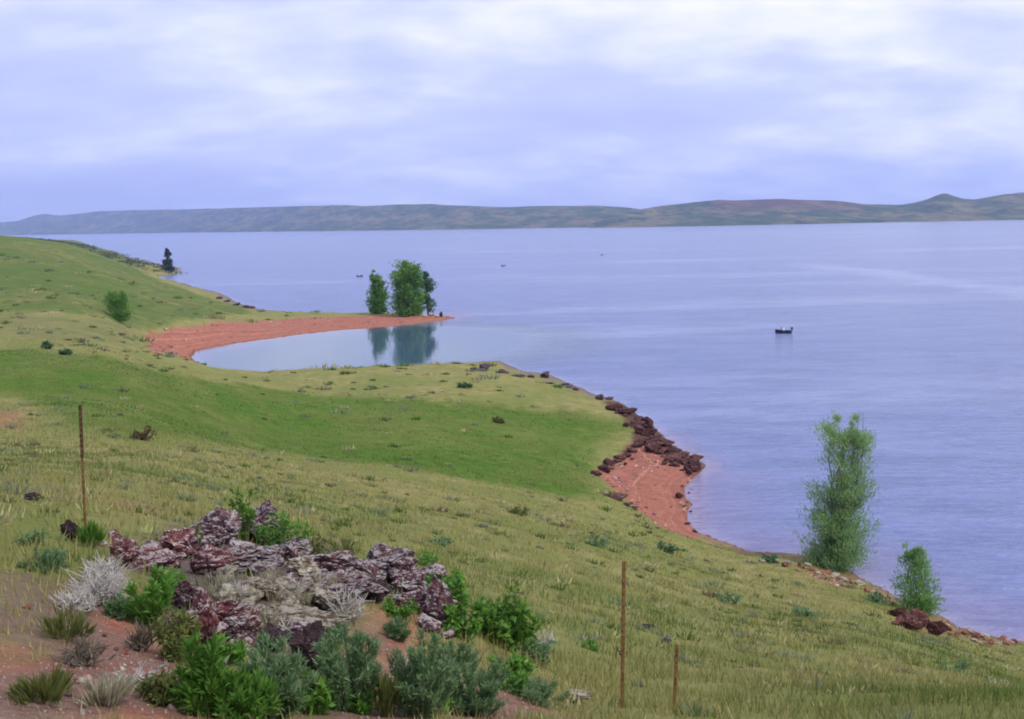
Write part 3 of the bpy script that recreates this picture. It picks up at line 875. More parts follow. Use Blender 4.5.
# promontory rim: dark red rocks along the water and round the beach
rim = [(597, 475, 20, 8), (603, 471, 22, 9), (610, 467, 22, 9), (616, 464, 18, 8), (621, 461, 20, 8), (627, 457, 18, 8), (633, 453, 20, 9), (638, 449, 18, 10), (644, 446, 18, 9), (612, 470, 10, 5), (624, 466, 9, 5), (634, 460, 9, 5), (616, 500, 26, 5), (626, 505, 22, 5), (634, 510, 16, 4), (606, 496, 18, 4)]
for k, (px, py, w, h) in enumerate(rim):
    px += rr.uniform(-2, 2); py += rr.uniform(-1.5, 1.5); w *= rr.uniform(.5, 1.1); h *= rr.uniform(.5, 1.0)
    put_rock('rock', px, py, w, h, M['rock_shore'], 'dark rock in the eroded rim between green meadow and red beach', 'rock', 'rocks of the meadow rim', ROCKS, .8, seed=k + 120)
path = [(612, 401), (625, 409), (637, 417), (645, 424), (652, 432), (658, 439), (668, 447), (680, 455), (692, 461), (699, 467)]
rr = random.Random(11)
for k in range(80):
    t = rr.uniform(.6, len(path) - 1.001); i = int(t); a = path[i]; b = path[i + 1]
    px = a[0] + (b[0] - a[0]) * (t - i) + rr.uniform(-15, 3); py = a[1] + (b[1] - a[1]) * (t - i) + rr.uniform(-3, 11) * min(1, t / 2.5)
    w = rr.choice([rr.uniform(5, 9), rr.uniform(8, 14), rr.uniform(12, 22)])
    put_rock('rock', px, py, w, w * rr.uniform(.35, .75), M['rock_shore'], 'dark red rock in the jagged heap along the promontory waterline', 'rock', 'rocks heaped along the promontory', ROCKS, .9, seed=k + 140)
put_rock('rock', 697, 472, 15, 14, M['rock_shore'], 'dark red rock at the outermost tip of the promontory', src=ROCKS, seed=201)
for k, (px, py) in enumerate([(687, 478), (684, 487), (690, 496), (686, 505), (690, 513), (688, 522), (694, 530), (697, 535), (683, 498), (692, 488)]):
    px += rr.uniform(-4, 2); py += rr.uniform(-3, 3); ww = rr.choice([4, 5, 7, 10])
    put_rock('rock', px, py, ww, ww * rr.uniform(.35, .7), M['rock_shore'], 'small dark rock at the water edge of the red beach', 'rock', 'rocks along the red beach', ROCKS, .9, seed=k + 210)
for k, (px, py, w, h, lb) in enumerate([(485, 369.5, 15, 7, 'dark rock on the cove end of the promontory crest'), (545, 378, 17, 9, 'dark rock on the promontory crest halfway to the rock heap'),
                                      (600, 400, 12, 7, 'dark rock on the bank just left of the rock heap')]):
    put_rock('rock', px, py, w, h, M['rock_dark'], lb, src=ROCKS, seed=k + 230)
for k in range(20):
    t = rr.random(); px = 470 + 145 * t + rr.uniform(-3, 3); py = 368 + 32 * t ** 1.5 + rr.uniform(0, 2.5)
    put_rock('rock', px, py + .5, rr.uniform(4, 15), rr.uniform(1.5, 3.5), M['rock_dark'], 'low dark rock in the line along the grassy promontory bank', 'rock', 'rocks along the promontory bank', ROCKS, .9, seed=k + 240)
# right bank
for k, (px, py, w, h, lb) in enumerate([(914, 631, 52, 24, 'long dark red rock ledge below the small lakeside sapling'), (938, 636, 36, 20, 'blocky dark red rock at the right end of the ledge under the sapling'),
                                      (898, 618, 24, 12, 'dark red rock at the left end of the ledge under the sapling')]):
    put_rock('rock', px, py, w, h, M['rock_ledge'], lb, src=BIG, seed=k + 260, depth=.5, sink=.3, src_i=k + 3)
for k in range(20):
    t = k / 19; px = 946 + 66 * t + rr.uniform(-4, 4); py = 632 + 14 * t + rr.uniform(-4, 4)
    put_rock('rock', px, py, rr.uniform(7, 14), rr.uniform(4, 8), M['rock_red' if k % 3 else 'rock_pale'], 'reddish shore rock in the strip right of the ledge under the sapling', 'rock', 'rocks along the right shore', ROCKS, .9, seed=k + 270)
for k in range(20):
    t = k / 19; px = 765 + 130 * t + rr.uniform(-4, 4); py = 559 + 44 * t ** 1.4 + rr.uniform(-3, 5)
    put_rock('rock', px, py, rr.uniform(6, 13), rr.uniform(3, 7), M['rock_red' if k % 2 else 'rock_pale'], 'small reddish rock on the bank around the tall willow', 'rock', 'rocks on the willow bank', ROCKS, .9, seed=k + 300)
# spit tip and left shore
for k, (px, py, w, h) in enumerate([(424, 317, 8, 3.5), (431, 316, 7, 3.5), (437, 317, 6, 3), (446, 317.5, 8, 2.5)]):
    put_rock('rock', px, py, w, h, M['rock_pale'], 'pale rock on the tip of the red spit', 'rock', 'pale rocks on the spit tip', ROCKS, .9, seed=k + 330)
put_rock('rock', 441, 317, 5, 7, M['rock_dark'], 'small upright dark rock among the pale ones on the spit tip', src=ROCKS, seed=340)
for k, (px, py, w, h) in enumerate([(219, 299, 9, 3), (226, 302, 9, 3), (236, 305.5, 11, 3), (246, 308, 13, 3.5), (252, 308.5, 8, 3)]):
    put_rock('rock', px, py, w, h, M['rock_shore'], 'dark shore rock below the left hillside where the spit begins', 'rock', 'rocks where the spit begins', ROCKS, .9, seed=k + 350)


def gravel():
    n = 60000
    r_ = np.random.default_rng(21)
    v = r_.uniform(math.log(19.5), math.log(32), n); u = r_.uniform(-.42, .12, n)
    r = np.exp(v); x = u * r; y = r - AP
    z, s = height(x, y, True)
    g, red, left, band, sh = masks(x, y, s)
    cl = fbm(x / .35, y / .35, 12, 3)
    ok = (red > r_.uniform(.3, 1.0, n)) & (cl > r_.uniform(-.6, .7, n))
    x, y, z = x[ok], y[ok], z[ok]; n = len(x)
    sz = np.exp(r_.normal(math.log(.009), .5, n))
    base = np.array([(1, 0, 0), (-.5, .87, 0), (-.5, -.87, 0), (0.1, 0, .8), (0, 0, -.5)], float)
    a = r_.uniform(0, 6.28, n)
    p = base[None] * sz[:, None, None] * r_.uniform(.6, 1.4, (n, 5, 1))
    X = p[:, :, 0] * np.cos(a)[:, None] - p[:, :, 1] * np.sin(a)[:, None]; Y2 = p[:, :, 0] * np.sin(a)[:, None] + p[:, :, 1] * np.cos(a)[:, None]
    V = np.stack([X + x[:, None], Y2 + y[:, None], p[:, :, 2] + z[:, None]], -1).reshape(-1, 3)
    f = np.array([(0, 1, 3), (1, 2, 3), (2, 0, 3), (1, 0, 4), (2, 1, 4), (0, 2, 4)])
    Fq = (np.arange(n)[:, None, None] * 5 + f[None]).reshape(-1, 3)
    c = np.array([.30, .15, .11])[None] * (1 - (k := r_.uniform(0, 1, (n, 1)))) + np.array([.36, .31, .28])[None] * k
    c *= r_.uniform(.45, 1.15, (n, 1))
    mt, nt, bs, out = new_mat('gravel')
    nt.links.new(attr(nt, 'tint', 'Color'), bs.inputs['Base Color']); bs.inputs['Roughness'].default_value = .95
    tag(mesh_np('gravel', V, Fq, mt, tint=np.repeat(c, 5, 0)), 'fine red and grey gravel on the bare dirt of the foreground', 'gravel', kind='stuff')


gravel()


def beach_rubble():
    r_ = np.random.default_rng(41)
    out_v = []; nb = 0; Fs = []; cs = []
    for zi, cnt, smin in ((0, 5200, .05), (1, 9000, .09), (7, 900, .05), (8, 900, .05)):
        z0 = ZR[zi]; lo, hi = z0.min(0), z0.max(0)
        q = r_.uniform(lo, hi, (cnt, 2)); u = q[:, 0] / US; r = np.exp(q[:, 1]); x = u * r; y = r - AP
        z, s = height(x, y, True); g, red, left, band, sh = masks(x, y, s)
        strand = fbm((s + 3 * fbm(x / 9, y / 9, 5)) * .8, s * 0, 66, 3)
        ok = (red > .3) & (s > .05) & (strand > r_.uniform(-.7, .6, cnt))
        x, y, z = x[ok], y[ok], z[ok]; n = len(x)
        sz = smin * np.exp(r_.normal(.1, .55, n))
        base = np.array([(1, 0, 0), (-.1, .9, .1), (-.8, .1, 0), (0, -.9, 0), (.1, .1, .65)], float)
        a = r_.uniform(0, 6.28, n); p = base[None] * sz[:, None, None] * r_.uniform(.6, 1.4, (n, 5, 1))
        X = p[:, :, 0] * np.cos(a)[:, None] - p[:, :, 1] * np.sin(a)[:, None]; Y2 = p[:, :, 0] * np.sin(a)[:, None] + p[:, :, 1] * np.cos(a)[:, None]
        out_v.append(np.stack([X + x[:, None], Y2 + y[:, None], p[:, :, 2] + z[:, None] - .01], -1).reshape(-1, 3))
        f = np.array([(0, 1, 4), (1, 2, 4), (2, 3, 4), (3, 0, 4)])
        Fs.append((np.arange(n)[:, None, None] * 5 + f[None]).reshape(-1, 3) + nb); nb += n * 5
        k = r_.uniform(0, 1, (n, 1))
        c = np.where(k < .55, np.array([.10, .045, .04]), np.where(k < .85, np.array([.26, .12, .09]), np.array([.42, .33, .28]))) * r_.uniform(.7, 1.2, (n, 1))
        cs.append(np.repeat(c, 5, 0))
    o = mesh_np('rubble', np.concatenate(out_v), np.concatenate(Fs), bpy.data.materials['gravel'], tint=np.concatenate(cs))
    tag(o, 'dark pebbles and rubble strewn in lines over the red beaches', 'rubble', kind='stuff')


beach_rubble()

# ------------------------------------------------------------------ trees
def make_tree(name, px, py, hpx, wpx, mat, label, prof, nleaf, leaf=(.2, .09), stems=1, seed=1, up=.6, sway=.03, group=None, cat='tree', leaf_in=.55, lean=0.0, gaps=.0, base=.06, jit=.14):
    """prof: list of (height fraction, half width fraction)"""
    q = gp(px, py); Y = q[1]; Hh = hpx * Y / F; Wd = wpx * Y / F
    r = np.random.default_rng(seed)
    root = empty(name, tuple(q), label, cat, group)
    ph = np.array([p[0] for p in prof]); pw = np.array([p[1] for p in prof])
    tk = MB(); br = MB()
    tips = []
    for s in range(stems):
        a = r.uniform(0, 6.28); off = (0 if stems == 1 else Wd * .07)
        ex = np.array([math.cos(a), math.sin(a)]) * Wd * (.0 if stems == 1 else .22)
        top = Hh * (r.uniform(.72, .98) if s else .97)
        pts = []
        for t in np.linspace(0, 1, 9):
            w = np.array([math.cos(a), math.sin(a)]) * off + ex * t + r.normal(0, sway * Wd, 2) * t
            pts.append(np.array([w[0] + lean * Hh * t, w[1], top * t - .1 * (t == 0)]))
        r0 = max(.03, Hh * .016) * (1 if stems == 1 else .6)
        tk.tube(pts, [r0 * (1 - .88 * t) for t in np.linspace(0, 1, 9)], 7)
        pts = np.array(pts)
        nb = int(34 / math.sqrt(stems)) + (6 if stems < 6 else 14)
        for b in range(nb):
            t = base + .02 + (.96 - base) * r.uniform(0, 1) ** (1.7 if stems > 5 else 1.0); k = t * 8; i = min(int(k), 7)
            p0 = pts[i] * (1 - (k - i)) + pts[i + 1] * (k - i)
            hf = p0[2] / Hh
            rad = np.interp(hf + .06, ph, pw) * Wd * .5
            if rad < .02: continue
            ang = r.uniform(0, 6.28); L = rad * r.uniform(.55, 1.12)
            tgt = np.array([math.cos(ang) * L, math.sin(ang) * L, 0])
            p2 = p0 * np.array([.7, .7, 1]) + tgt + np.array([0, 0, L * up * r.uniform(.5, 1.3) * min(1, .25 + hf * 2.5)])
            p1 = p0 * .55 + p2 * .45 + np.array([0, 0, L * .12])
            br.tube([p0, p1, p2], [r0 * .3 * (1 - t * .6), r0 * .2 * (1 - t * .6), r0 * .06], 4)
            tips.append((p0, p1, p2, L))
    n_tip = len(tips)
    trunk = tk.build('trunk', M['bark'], root, True)
    limbs = br.build('limbs', M['bark'], trunk, True)
    # leaves in clusters along the limbs
    ci = r.integers(0, n_tip, nleaf)
    A = np.array([t[0] for t in tips])[ci]; B = np.array([t[1] for t in tips])[ci]; C = np.array([t[2] for t in tips])[ci]; L = np.array([t[3] for t in tips])[ci]
    w = r.uniform(leaf_in * .4, 1.08, nleaf)[:, None]
    pos = np.where(w < .5, A * (1 - 2 * w) + B * 2 * w, B * (2 - 2 * w) + C * (2 * w - 1))
    pos = pos + r.normal(0, 1, (nleaf, 3)) * (L[:, None] * jit + .04) * np.array([1, 1, 1.1])
    keep = (pos[:, 2] > base * Hh) & (pos[:, 2] < Hh * 1.02)
    if gaps:
        keep &= (fbm(pos[:, 0] / (Wd * .18) + seed, pos[:, 2] / (Wd * .18), seed, 2) + fbm(pos[:, 1] / (Wd * .2), pos[:, 2] / (Wd * .2), seed + 3, 2)) > -1 + gaps
    pos = pos[keep]; cl = ci[keep]
    dr = (C - A)[keep]; dr = dr / (np.linalg.norm(dr, axis=1, keepdims=True) + 1e-6) * .6 + r.normal(0, .55, pos.shape) + np.array([0, 0, up * .8])
    v, f = leaves(pos, dr, leaf[0], leaf[1], seed + 1)
    ct = r.uniform(0, 1, n_tip)[cl] * .55 + r.uniform(0, .45, len(pos))
    mesh_np('crown', v, f, mat, root, tint=np.repeat(ct[:, None] * np.ones(3), 4, 0))
    return root


make_tree('willow_tree', 835, 568, 168, 62, M['leaf_willow'], 'tall narrow feathery willow on the right bank against the lake', [(0, .6), (.08, .92), (.2, 1.0), (.3, .92), (.37, .62), (.44, .85), (.58, .92), (.7, .78), (.82, .55), (.92, .3), (1, .08)],
          23000, (.30, .05), stems=9, seed=3, up=1.1, gaps=.40, lean=.07, base=.0, sway=.05, jit=.12)
make_tree('sapling', 917, 612, 80, 46, M['leaf_sapling'], 'small bushy green sapling behind the red rock ledge on the right shore', [(0, .6), (.12, .95), (.3, 1.0), (.45, .72), (.6, .5), (.75, .32), (.9, .14), (1, .03)], 5200, (.24, .045), stems=6, seed=5, up=.6, gaps=.4, lean=-.06, base=.0, jit=.14)
make_tree('poplar_tree', 378, 314, 45, 18, M['leaf_mid'], 'slim pointed tree on the red spit left of the broad tree', [(0, .75), (.12, 1.0), (.3, .95), (.5, .75), (.7, .6), (.85, .4), (1, .15)], 6500, (.50, .28), stems=6, seed=7, up=.8, base=.0)
make_tree('cottonwood_tree', 410, 315, 54, 28, M['leaf_mid'], 'broad dense green tree rising highest on the red spit', [(0, .9), (.15, 1.0), (.3, .95), (.5, .85), (.75, .95), (.9, .9), (1, .45)], 15000, (.50, .30), stems=7, seed=8, up=.5, base=.0, jit=.17)
make_tree('cottonwood_tree', 429, 314.8, 44, 19, M['leaf_dark'], 'darker uneven tree behind the right side of the broad spit tree', [(0, .3), (.12, .7), (.3, .95), (.45, .5), (.55, .45), (.7, .8), (.85, .7), (1, .15)], 3600, (.45, .24), stems=3, seed=23, up=.35, base=.06, gaps=.3)
make_tree('conifer_tree', 169, 271.5, 24, 13, M['leaf_conifer'], 'dark pointed conifer on the far point of the left shore', [(0, .5), (.1, .9), (.4, .75), (.7, .45), (1, .05)], 2600, (.8, .45), seed=10, up=-.1, base=.02)
make_tree('round_bush', 120, 322, 32, 22, M['leaf_mid'], 'lone round green bush at the foot of the left hillside', [(0, .6), (.15, .95), (.4, 1.0), (.7, .9), (.9, .6), (1, .25)], 5200, (.24, .14), stems=4, seed=11, up=.6, base=.0, cat='bush')


# ------------------------------------------------------------------ shrubs
def shrub(name, px, py, hpx, wpx, mat, label, n, leaf, kind='leafy', seed=1, group=None, cat='bush', stem=None, dens=14):
    q = gp(px, py); Y = q[1]; Hh = hpx * Y / F; Wd = wpx * Y / F
    r = np.random.default_rng(seed)
    root = empty(name, (q[0], q[1] + Wd * .15, q[2] - .02), label, cat, group)
    ns = dens
    st = MB(); segs = []
    for k in range(ns):
        a = r.uniform(0, 6.28); rad = math.sqrt(r.uniform(0, 1)) * Wd * .5
        tip = np.array([math.cos(a) * rad, math.sin(a) * rad, Hh * r.uniform(.35, 1.0) * (1 - .45 * (rad / (Wd * .5)) ** 2)])
        b0 = np.array([math.cos(a), math.sin(a), 0]) * rad * .45
        mid = b0 * .4 + tip * np.array([.45, .45, .55]) + r.normal(0, .03 * Wd, 3)
        st.tube([b0, mid, tip], [Hh * .014 + .002, Hh * .009 + .0015, .0015], 4)
        segs.append((b0, mid, tip))
    st.build('stems', stem or M['stem_green'], root)
    ci = r.integers(0, ns, n)
    A, B, C = (np.array([s[k] for s in segs])[ci] for k in range(3))
    w = (1 - r.uniform(0, 1, n) ** 1.6 * .92)[:, None]
    pos = np.where(w < .5, A * (1 - 2 * w) + B * 2 * w, B * (2 - 2 * w) + C * (2 * w - 1))
    axis = C - A; axis /= np.linalg.norm(axis, axis=1, keepdims=True) + 1e-6
    if kind == 'leafy':
        pos = pos + r.normal(0, Wd * .045, (n, 3)); d = axis * .4 + r.normal(0, .7, (n, 3)) + np.array([0, 0, .25])
    elif kind == 'sage':
        pos = pos + r.normal(0, Wd * .025, (n, 3)); d = axis * .8 + r.normal(0, .5, (n, 3)) + np.array([0, 0, .35])
    else:
        pos = pos + r.normal(0, Wd * .03, (n, 3)); d = axis * .8 + r.normal(0, .25, (n, 3)) + np.array([0, 0, .9])
    pos[:, 2] = np.maximum(pos[:, 2], .01)
    v, f = leaves(pos, d, leaf[0], leaf[1], seed + 9, .12)
    t = np.clip(r.uniform(0, 1, ns)[ci] * .5 + r.uniform(0, .5, n), 0, 1)
    mesh_np('foliage', v, f, mat, root, tint=np.repeat(t[:, None] * np.ones(3), 4, 0))
    return root


def bare_shrub(name, px, py, hpx, wpx, mat, label, n, seed, cat='dead bush', group=None):
    q = gp(px, py); Y = q[1]; Hh = hpx * Y / F; Wd = wpx * Y / F
    r = np.random.default_rng(seed)
    mb = MB()
    for k in range(n):
        a = r.uniform(0, 6.28); rad = math.sqrt(r.uniform(0.02, 1)) * Wd * .5
        tip = np.array([math.cos(a) * rad, math.sin(a) * rad * .8, Hh * r.uniform(.35, 1.0) * (1 - .5 * (rad / (Wd * .5)) ** 2)])
        b0 = np.array([math.cos(a), math.sin(a), 0]) * rad * .2
        m1 = b0 * .6 + tip * .4 + r.normal(0, .06 * Wd, 3) * .6; m2 = b0 * .25 + tip * .75 + r.normal(0, .06 * Wd, 3) * .6
        mb.tube([b0, m1, m2, tip], [.009, .007, .005, .002], 4)
        for j in range(3):
            e = m2 + r.normal(0, .10 * Wd, 3) + np.array([0, 0, .04 * Wd])
            mb.tube([m1 * .4 + m2 * .6, e], [.005, .0015], 3)
    o = mb.build(name, mat)
    o.location = (q[0], q[1] + Wd * .2, q[2] - .01)
    tag(o, label, cat, group)
    return o


shrub('bush', 150, 628, 76, 46, M['leaf_mid'], 'green bush with upright narrow leaves between pale dead bush and outcrop', 1700, (.085, .018), 'sage', 1)
shrub('bush', 178, 662, 62, 56, M['leaf_olive'], 'scrappy dull green bush below the tall dark red rock', 1000, (.06, .022), 'leafy', 2)
shrub('weed', 243, 540, 62, 36, M['leaf_bright'], 'tall leafy weed standing above the crest of the outcrop', 420, (.085, .045), 'leafy', 3, cat='weed', dens=9)
shrub('bush', 283, 556, 44, 62, M['leaf_mid'], 'low green bush behind the crest right of the tall weed', 1000, (.07, .034), 'leafy', 4)
shrub('bush', 318, 562, 26, 44, M['leaf_olive'], 'olive green bush at the right end behind the crest', 620, (.07, .034), 'leafy', 5)
shrub('bush', 442, 604, 58, 38, M['leaf_mid'], 'upright green bush behind the upright violet rock', 900, (.08, .034), 'leafy', 6)
shrub('bush', 464, 640, 66, 42, M['leaf_mid'], 'green bush between the upright violet rock and the large leafy bush', 1000, (.08, .034), 'leafy', 7)
shrub('bush', 510, 652, 78, 72, M['leaf_bright'], 'large leafy bush at the right end of the outcrop in the open grass', 1500, (.10, .042), 'leafy', 8, dens=20)
shrub('bush', 532, 662, 34, 46, M['leaf_sage'], 'low grey green bush in front of the large leafy bush', 700, (.06, .022), 'leafy', 9)
shrub('sagebrush', 204, 716, 90, 54, M['leaf_bright'], 'bright green upright bush at the lower left of the blue green sagebrush', 2600, (.085, .016), 'sage', 10, dens=26)
shrub('sagebrush', 268, 718, 86, 96, M['leaf_sage'], 'wide blue green sagebrush in front of the nearly black boulder', 7820, (.055, .0105), 'sage', 11, dens=46)
shrub('sagebrush', 238, 722, 60, 66, M['leaf_bright'], 'low bright green bush between the bright upright bush and blue green sagebrush', 2200, (.075, .016), 'sage', 12, dens=30)
shrub('sagebrush', 347, 712, 96, 80, M['leaf_sage'], 'blue green sagebrush just left of the bare red earth strip', 7140, (.055, .0105), 'sage', 13, dens=42)
shrub('sagebrush', 422, 718, 92, 74, M['leaf_sage'], 'blue green sagebrush just right of the bare red earth strip', 6460, (.055, .0105), 'sage', 14, dens=40)
shrub('sagebrush', 474, 716, 66, 84, M['leaf_sage'], 'grey green sagebrush in front of the large leafy bush', 6120, (.055, .0105), 'sage', 15, dens=40)
shrub('bush', 424, 716, 44, 60, M['leaf_mid'], 'fresh green weeds at the foot of the sagebrush right of the red strip', 1100, (.06, .026), 'leafy', 21, dens=18)
shrub('bush', 350, 712, 36, 56, M['leaf_mid'], 'fresh green weeds at the foot of the sagebrush left of the red strip', 900, (.06, .026), 'leafy', 22, dens=18)
shrub('bush', 505, 690, 34, 62, M['leaf_mid'], 'low light green weeds below the large leafy bush', 900, (.07, .03), 'leafy', 16)
shrub('grass_tuft', 90, 548, 30, 24, M['leaf_bright'], 'green grass tuft at the foot of the left steel post', 420, (.14, .012), 'grass', 17, cat='grass tuft')
shrub('grass_tuft', 190, 552, 26, 34, M['leaf_olive'], 'olive grass tuft behind the upper left corner of the outcrop', 360, (.12, .012), 'grass', 18, cat='grass tuft')
shrub('bush', 400, 618, 24, 36, M['leaf_bright'], 'small fresh green plant in the hollow above the bare red earth strip', 420, (.06, .028), 'leafy', 19)
bare_shrub('dead_bush', 95, 606, 46, 74, M['twig_pale'], 'pale grey dead bush left of the outcrop above the red dirt', 90, 1)
bare_shrub('dead_bush', 345, 622, 46, 54, M['twig_pale'], 'tangle of pale dry branches below the humped dark violet rock', 34, 2)
bare_shrub('dead_bush', 80, 668, 30, 70, M['bark'], 'brown dry twigs in the bare dirt below the pale dead bush', 40, 3)
bare_shrub('dead_bush', 140, 652, 42, 40, M['bark'], 'brown dry stalks at the right edge of the bare dirt', 34, 4)
bare_shrub('dead_bush', 545, 650, 24, 36, M['twig_pale'], 'pale dry twigs at the right foot of the large leafy bush', 28, 5)
extra = [
    (104, 706, 20, 50, 'dry', 'grass', 'dry straw tuft in the dirt at the bottom left of the bright bush'),
    (62, 640, 22, 62, 'leaf_olive', 'grass', 'patch of olive grass in the bare dirt near the left edge'),
    (40, 704, 18, 56, 'leaf_olive', 'grass', 'olive grass tuft lowest at the left corner'),
    (160, 704, 36, 46, 'leaf_olive', 'leafy', 'dull green weed just left of the bright upright bush'),
    (312, 714, 44, 46, 'leaf_bright', 'leafy', 'bright weed under the nearly black boulder'),
    (386, 716, 40, 40, 'leaf_olive', 'grass', 'olive grass tuft at the bottom of the bare red earth strip'),
    (536, 704, 26, 66, 'leaf_sage', 'sage', 'low grey sage in the red dirt below the large leafy bush'),
    (452, 668, 34, 44, 'leaf_sage', 'sage', 'grey green sage between the red strip and the large leafy bush'),
    (118, 618, 24, 40, 'leaf_sage', 'sage', 'small grey sage in front of the pale dead bush'),
    (40, 570, 22, 52, 'leaf_sage', 'sage', 'grey sage at the left edge above the bare dirt'),
    (170, 600, 34, 34, 'leaf_mid', 'leafy', 'small green bush left of the narrow purple rock'),
    (226, 664, 30, 40, 'leaf_mid', 'leafy', 'leafy weed below the tall dark red rock'),
    (398, 640, 26, 30, 'leaf_sage', 'sage', 'little sage on the right margin of the bare red earth strip'),
    (330, 652, 30, 40, 'leaf_sage', 'sage', 'grey sage below the flat pale rock'),
    (262, 530, 22, 40, 'leaf_olive', 'leafy', 'olive weed right behind the highest rock'),
    (342, 556, 16, 40, 'leaf_olive', 'grass', 'olive grass behind the ridge left of the humped rock'),
    (424, 566, 18, 30, 'leaf_mid', 'leafy', 'small green weed behind the humped rock on its right'),
]
for k, (px, py, h, w, mt, kd, lb) in enumerate(extra):
    shrub('grass_tuft' if kd == 'grass' else 'bush', px, py, h, w, M[mt], lb, {'sage': 2200, 'leafy': 600, 'grass': 420}[kd], {'sage': (.045, .0095), 'leafy': (.06, .026), 'grass': (.12, .011)}[kd], kd, 120 + k, cat='grass tuft' if kd == 'grass' else 'bush', dens=24)
for k, (px, py, h, w, n, mt, lb) in enumerate([(232, 604, 26, 44, 30, 'twig_pale', 'pale dry twigs left on the tawny rocks'), (300, 600, 22, 60, 34, 'twig_pale', 'pale dry twigs sprawled over the long low tawny rock'),
        (288, 640, 24, 50, 30, 'twig_pale', 'pale dry twigs above the wide blue green sagebrush'), (130, 690, 22, 60, 34, 'twig_pale', 'pale dead twigs in the dirt left of the bright upright bush'),
        (50, 690, 16, 60, 26, 'bark', 'brown dead twigs in the dirt at the left corner'), (170, 640, 40, 40, 34, 'bark', 'dark bare stalks between the dirt and the scrappy bush'),
        (410, 690, 40, 50, 30, 'twig_pale', 'pale dry stalks sticking out of the sagebrush right of the red strip'), (340, 690, 50, 50, 24, 'twig_pale', 'pale dry stalks sticking out of the sagebrush left of the red strip'),
        (100, 586, 34, 60, 60, 'twig_pale', 'second pale dead bush behind the first one'), (70, 612, 22, 60, 40, 'twig_pale', 'low pale dead bush at the left front of the others')]):
    bare_shrub('dead_bush', px, py, h, w, M[mt], lb, n, 30 + k)
# dry grass on the pale slabs
rr = random.Random(8)
for k in range(34):
    shrub('dry_grass', rr.uniform(215, 355), rr.uniform(580, 640), rr.uniform(14, 22), rr.uniform(18, 30), M['dry'], 'pale dry grass tuft growing over the pale slabs of the outcrop', 120, (.085, .008), 'grass', 40 + k, 'dry grass tufts on the outcrop', 'grass tuft', dens=8)
# small shrubs of the meadow
mead = [(143, 440, 24, 15, 'leaf_brown', 'reddish brown bush at the edge of the dark green meadow'), (46, 349, 12, 7, 'leaf_dark', 'small dark bush on the left shoulder above the dark green meadow'),
        (64, 355, 13, 5, 'leaf_dark', 'low dark bush just right of the small one on the left shoulder'), (465, 388, 14, 5, 'leaf_dark', 'dark low bush on the upper promontory meadow near the cove'),
        (500, 423, 14, 5, 'leaf_olive', 'dull bush in the middle of the promontory meadow'), (730, 604, 30, 9, 'leaf_sage', 'grey green low bush on the slope below the red beach'),
        (805, 618, 34, 9, 'leaf_sage', 'grey green low bush on the slope below the willow'), (958, 672, 44, 10, 'leaf_sage', 'wide grey green low bush near the lower right corner'),
        (600, 548, 30, 9, 'leaf_sage', 'grey green low bush on the slope left below the red beach'), (520, 515, 28, 8, 'leaf_olive', 'olive low bush on the slope below the green meadow'),
        (440, 545, 26, 8, 'leaf_sage', 'grey low bush on the slope above the humped rock'), (665, 552, 26, 8, 'leaf_dark', 'dark low bush on the slope just under the red beach'),
        (880, 604, 26, 12, 'leaf_sage', 'grey green bush on the bank between willow and sapling'), (768, 562, 22, 7, 'leaf_dark', 'dark low bush on the bank left of the willow'),
        (590, 650, 22, 9, 'leaf_mid', 'green low bush left of the middle rusty post'), (30, 545, 36, 14, 'leaf_sage', 'grey green low bush left of the blackish boulder')]
for k, (px, py, w, h, mt, lb) in enumerate(mead):
    q = gp(px, py); sc = q[1] / F
    shrub('low_bush', px, py, h, w, M[mt], lb, 420, (max(.05, sc * 3.2), max(.022, sc * 1.5)), 'leafy', 80 + k, cat='bush', dens=10)


def scrub_strip():
    """dense low scrub on the far left shore, one mass nobody could count"""
    r = np.random.default_rng(77)
    a = [at_dist(*q) for q in [(40, 240, 760), (75, 243.5, 760), (110, 252.5, 640), (140, 264, 540), (170, 271, 490)]]
    pts = []
    for k in range(260):
        t = r.uniform(0, len(a) - 1.001); i = int(t); q = a[i] * (1 - t + i) + a[i + 1] * (t - i)
        x, y = q[0] + r.normal(0, 4), q[1] + r.normal(0, 22)
        z, s = height(np.array([x]), np.array([y]), True)
        if s[0] < .5: continue
        sz = r.uniform(.8, 2.4)
        pts.append(np.array([x, y, z[0]]) + np.abs(r.normal(0, 1, (26, 3))) * [1, 1, 1] * np.array([sz, sz, sz * .2]) * np.where(r.uniform(size=(26, 3)) < .5, [-1, -1, 1], 1))
    pts = np.concatenate(pts)
    v, f = leaves(pts, r.normal(0, 1, pts.shape) + [0, 0, .2], .7, .5, 78)
    o = mesh_np('scrub', v, f, M['leaf_scrub'], tint=np.repeat(r.uniform(0, 1., (len(pts), 1)) * np.ones(3), 4, 0))
    tag(o, 'dark low scrub along the far left shore up to the conifer', 'scrub', kind='stuff')


scrub_strip()

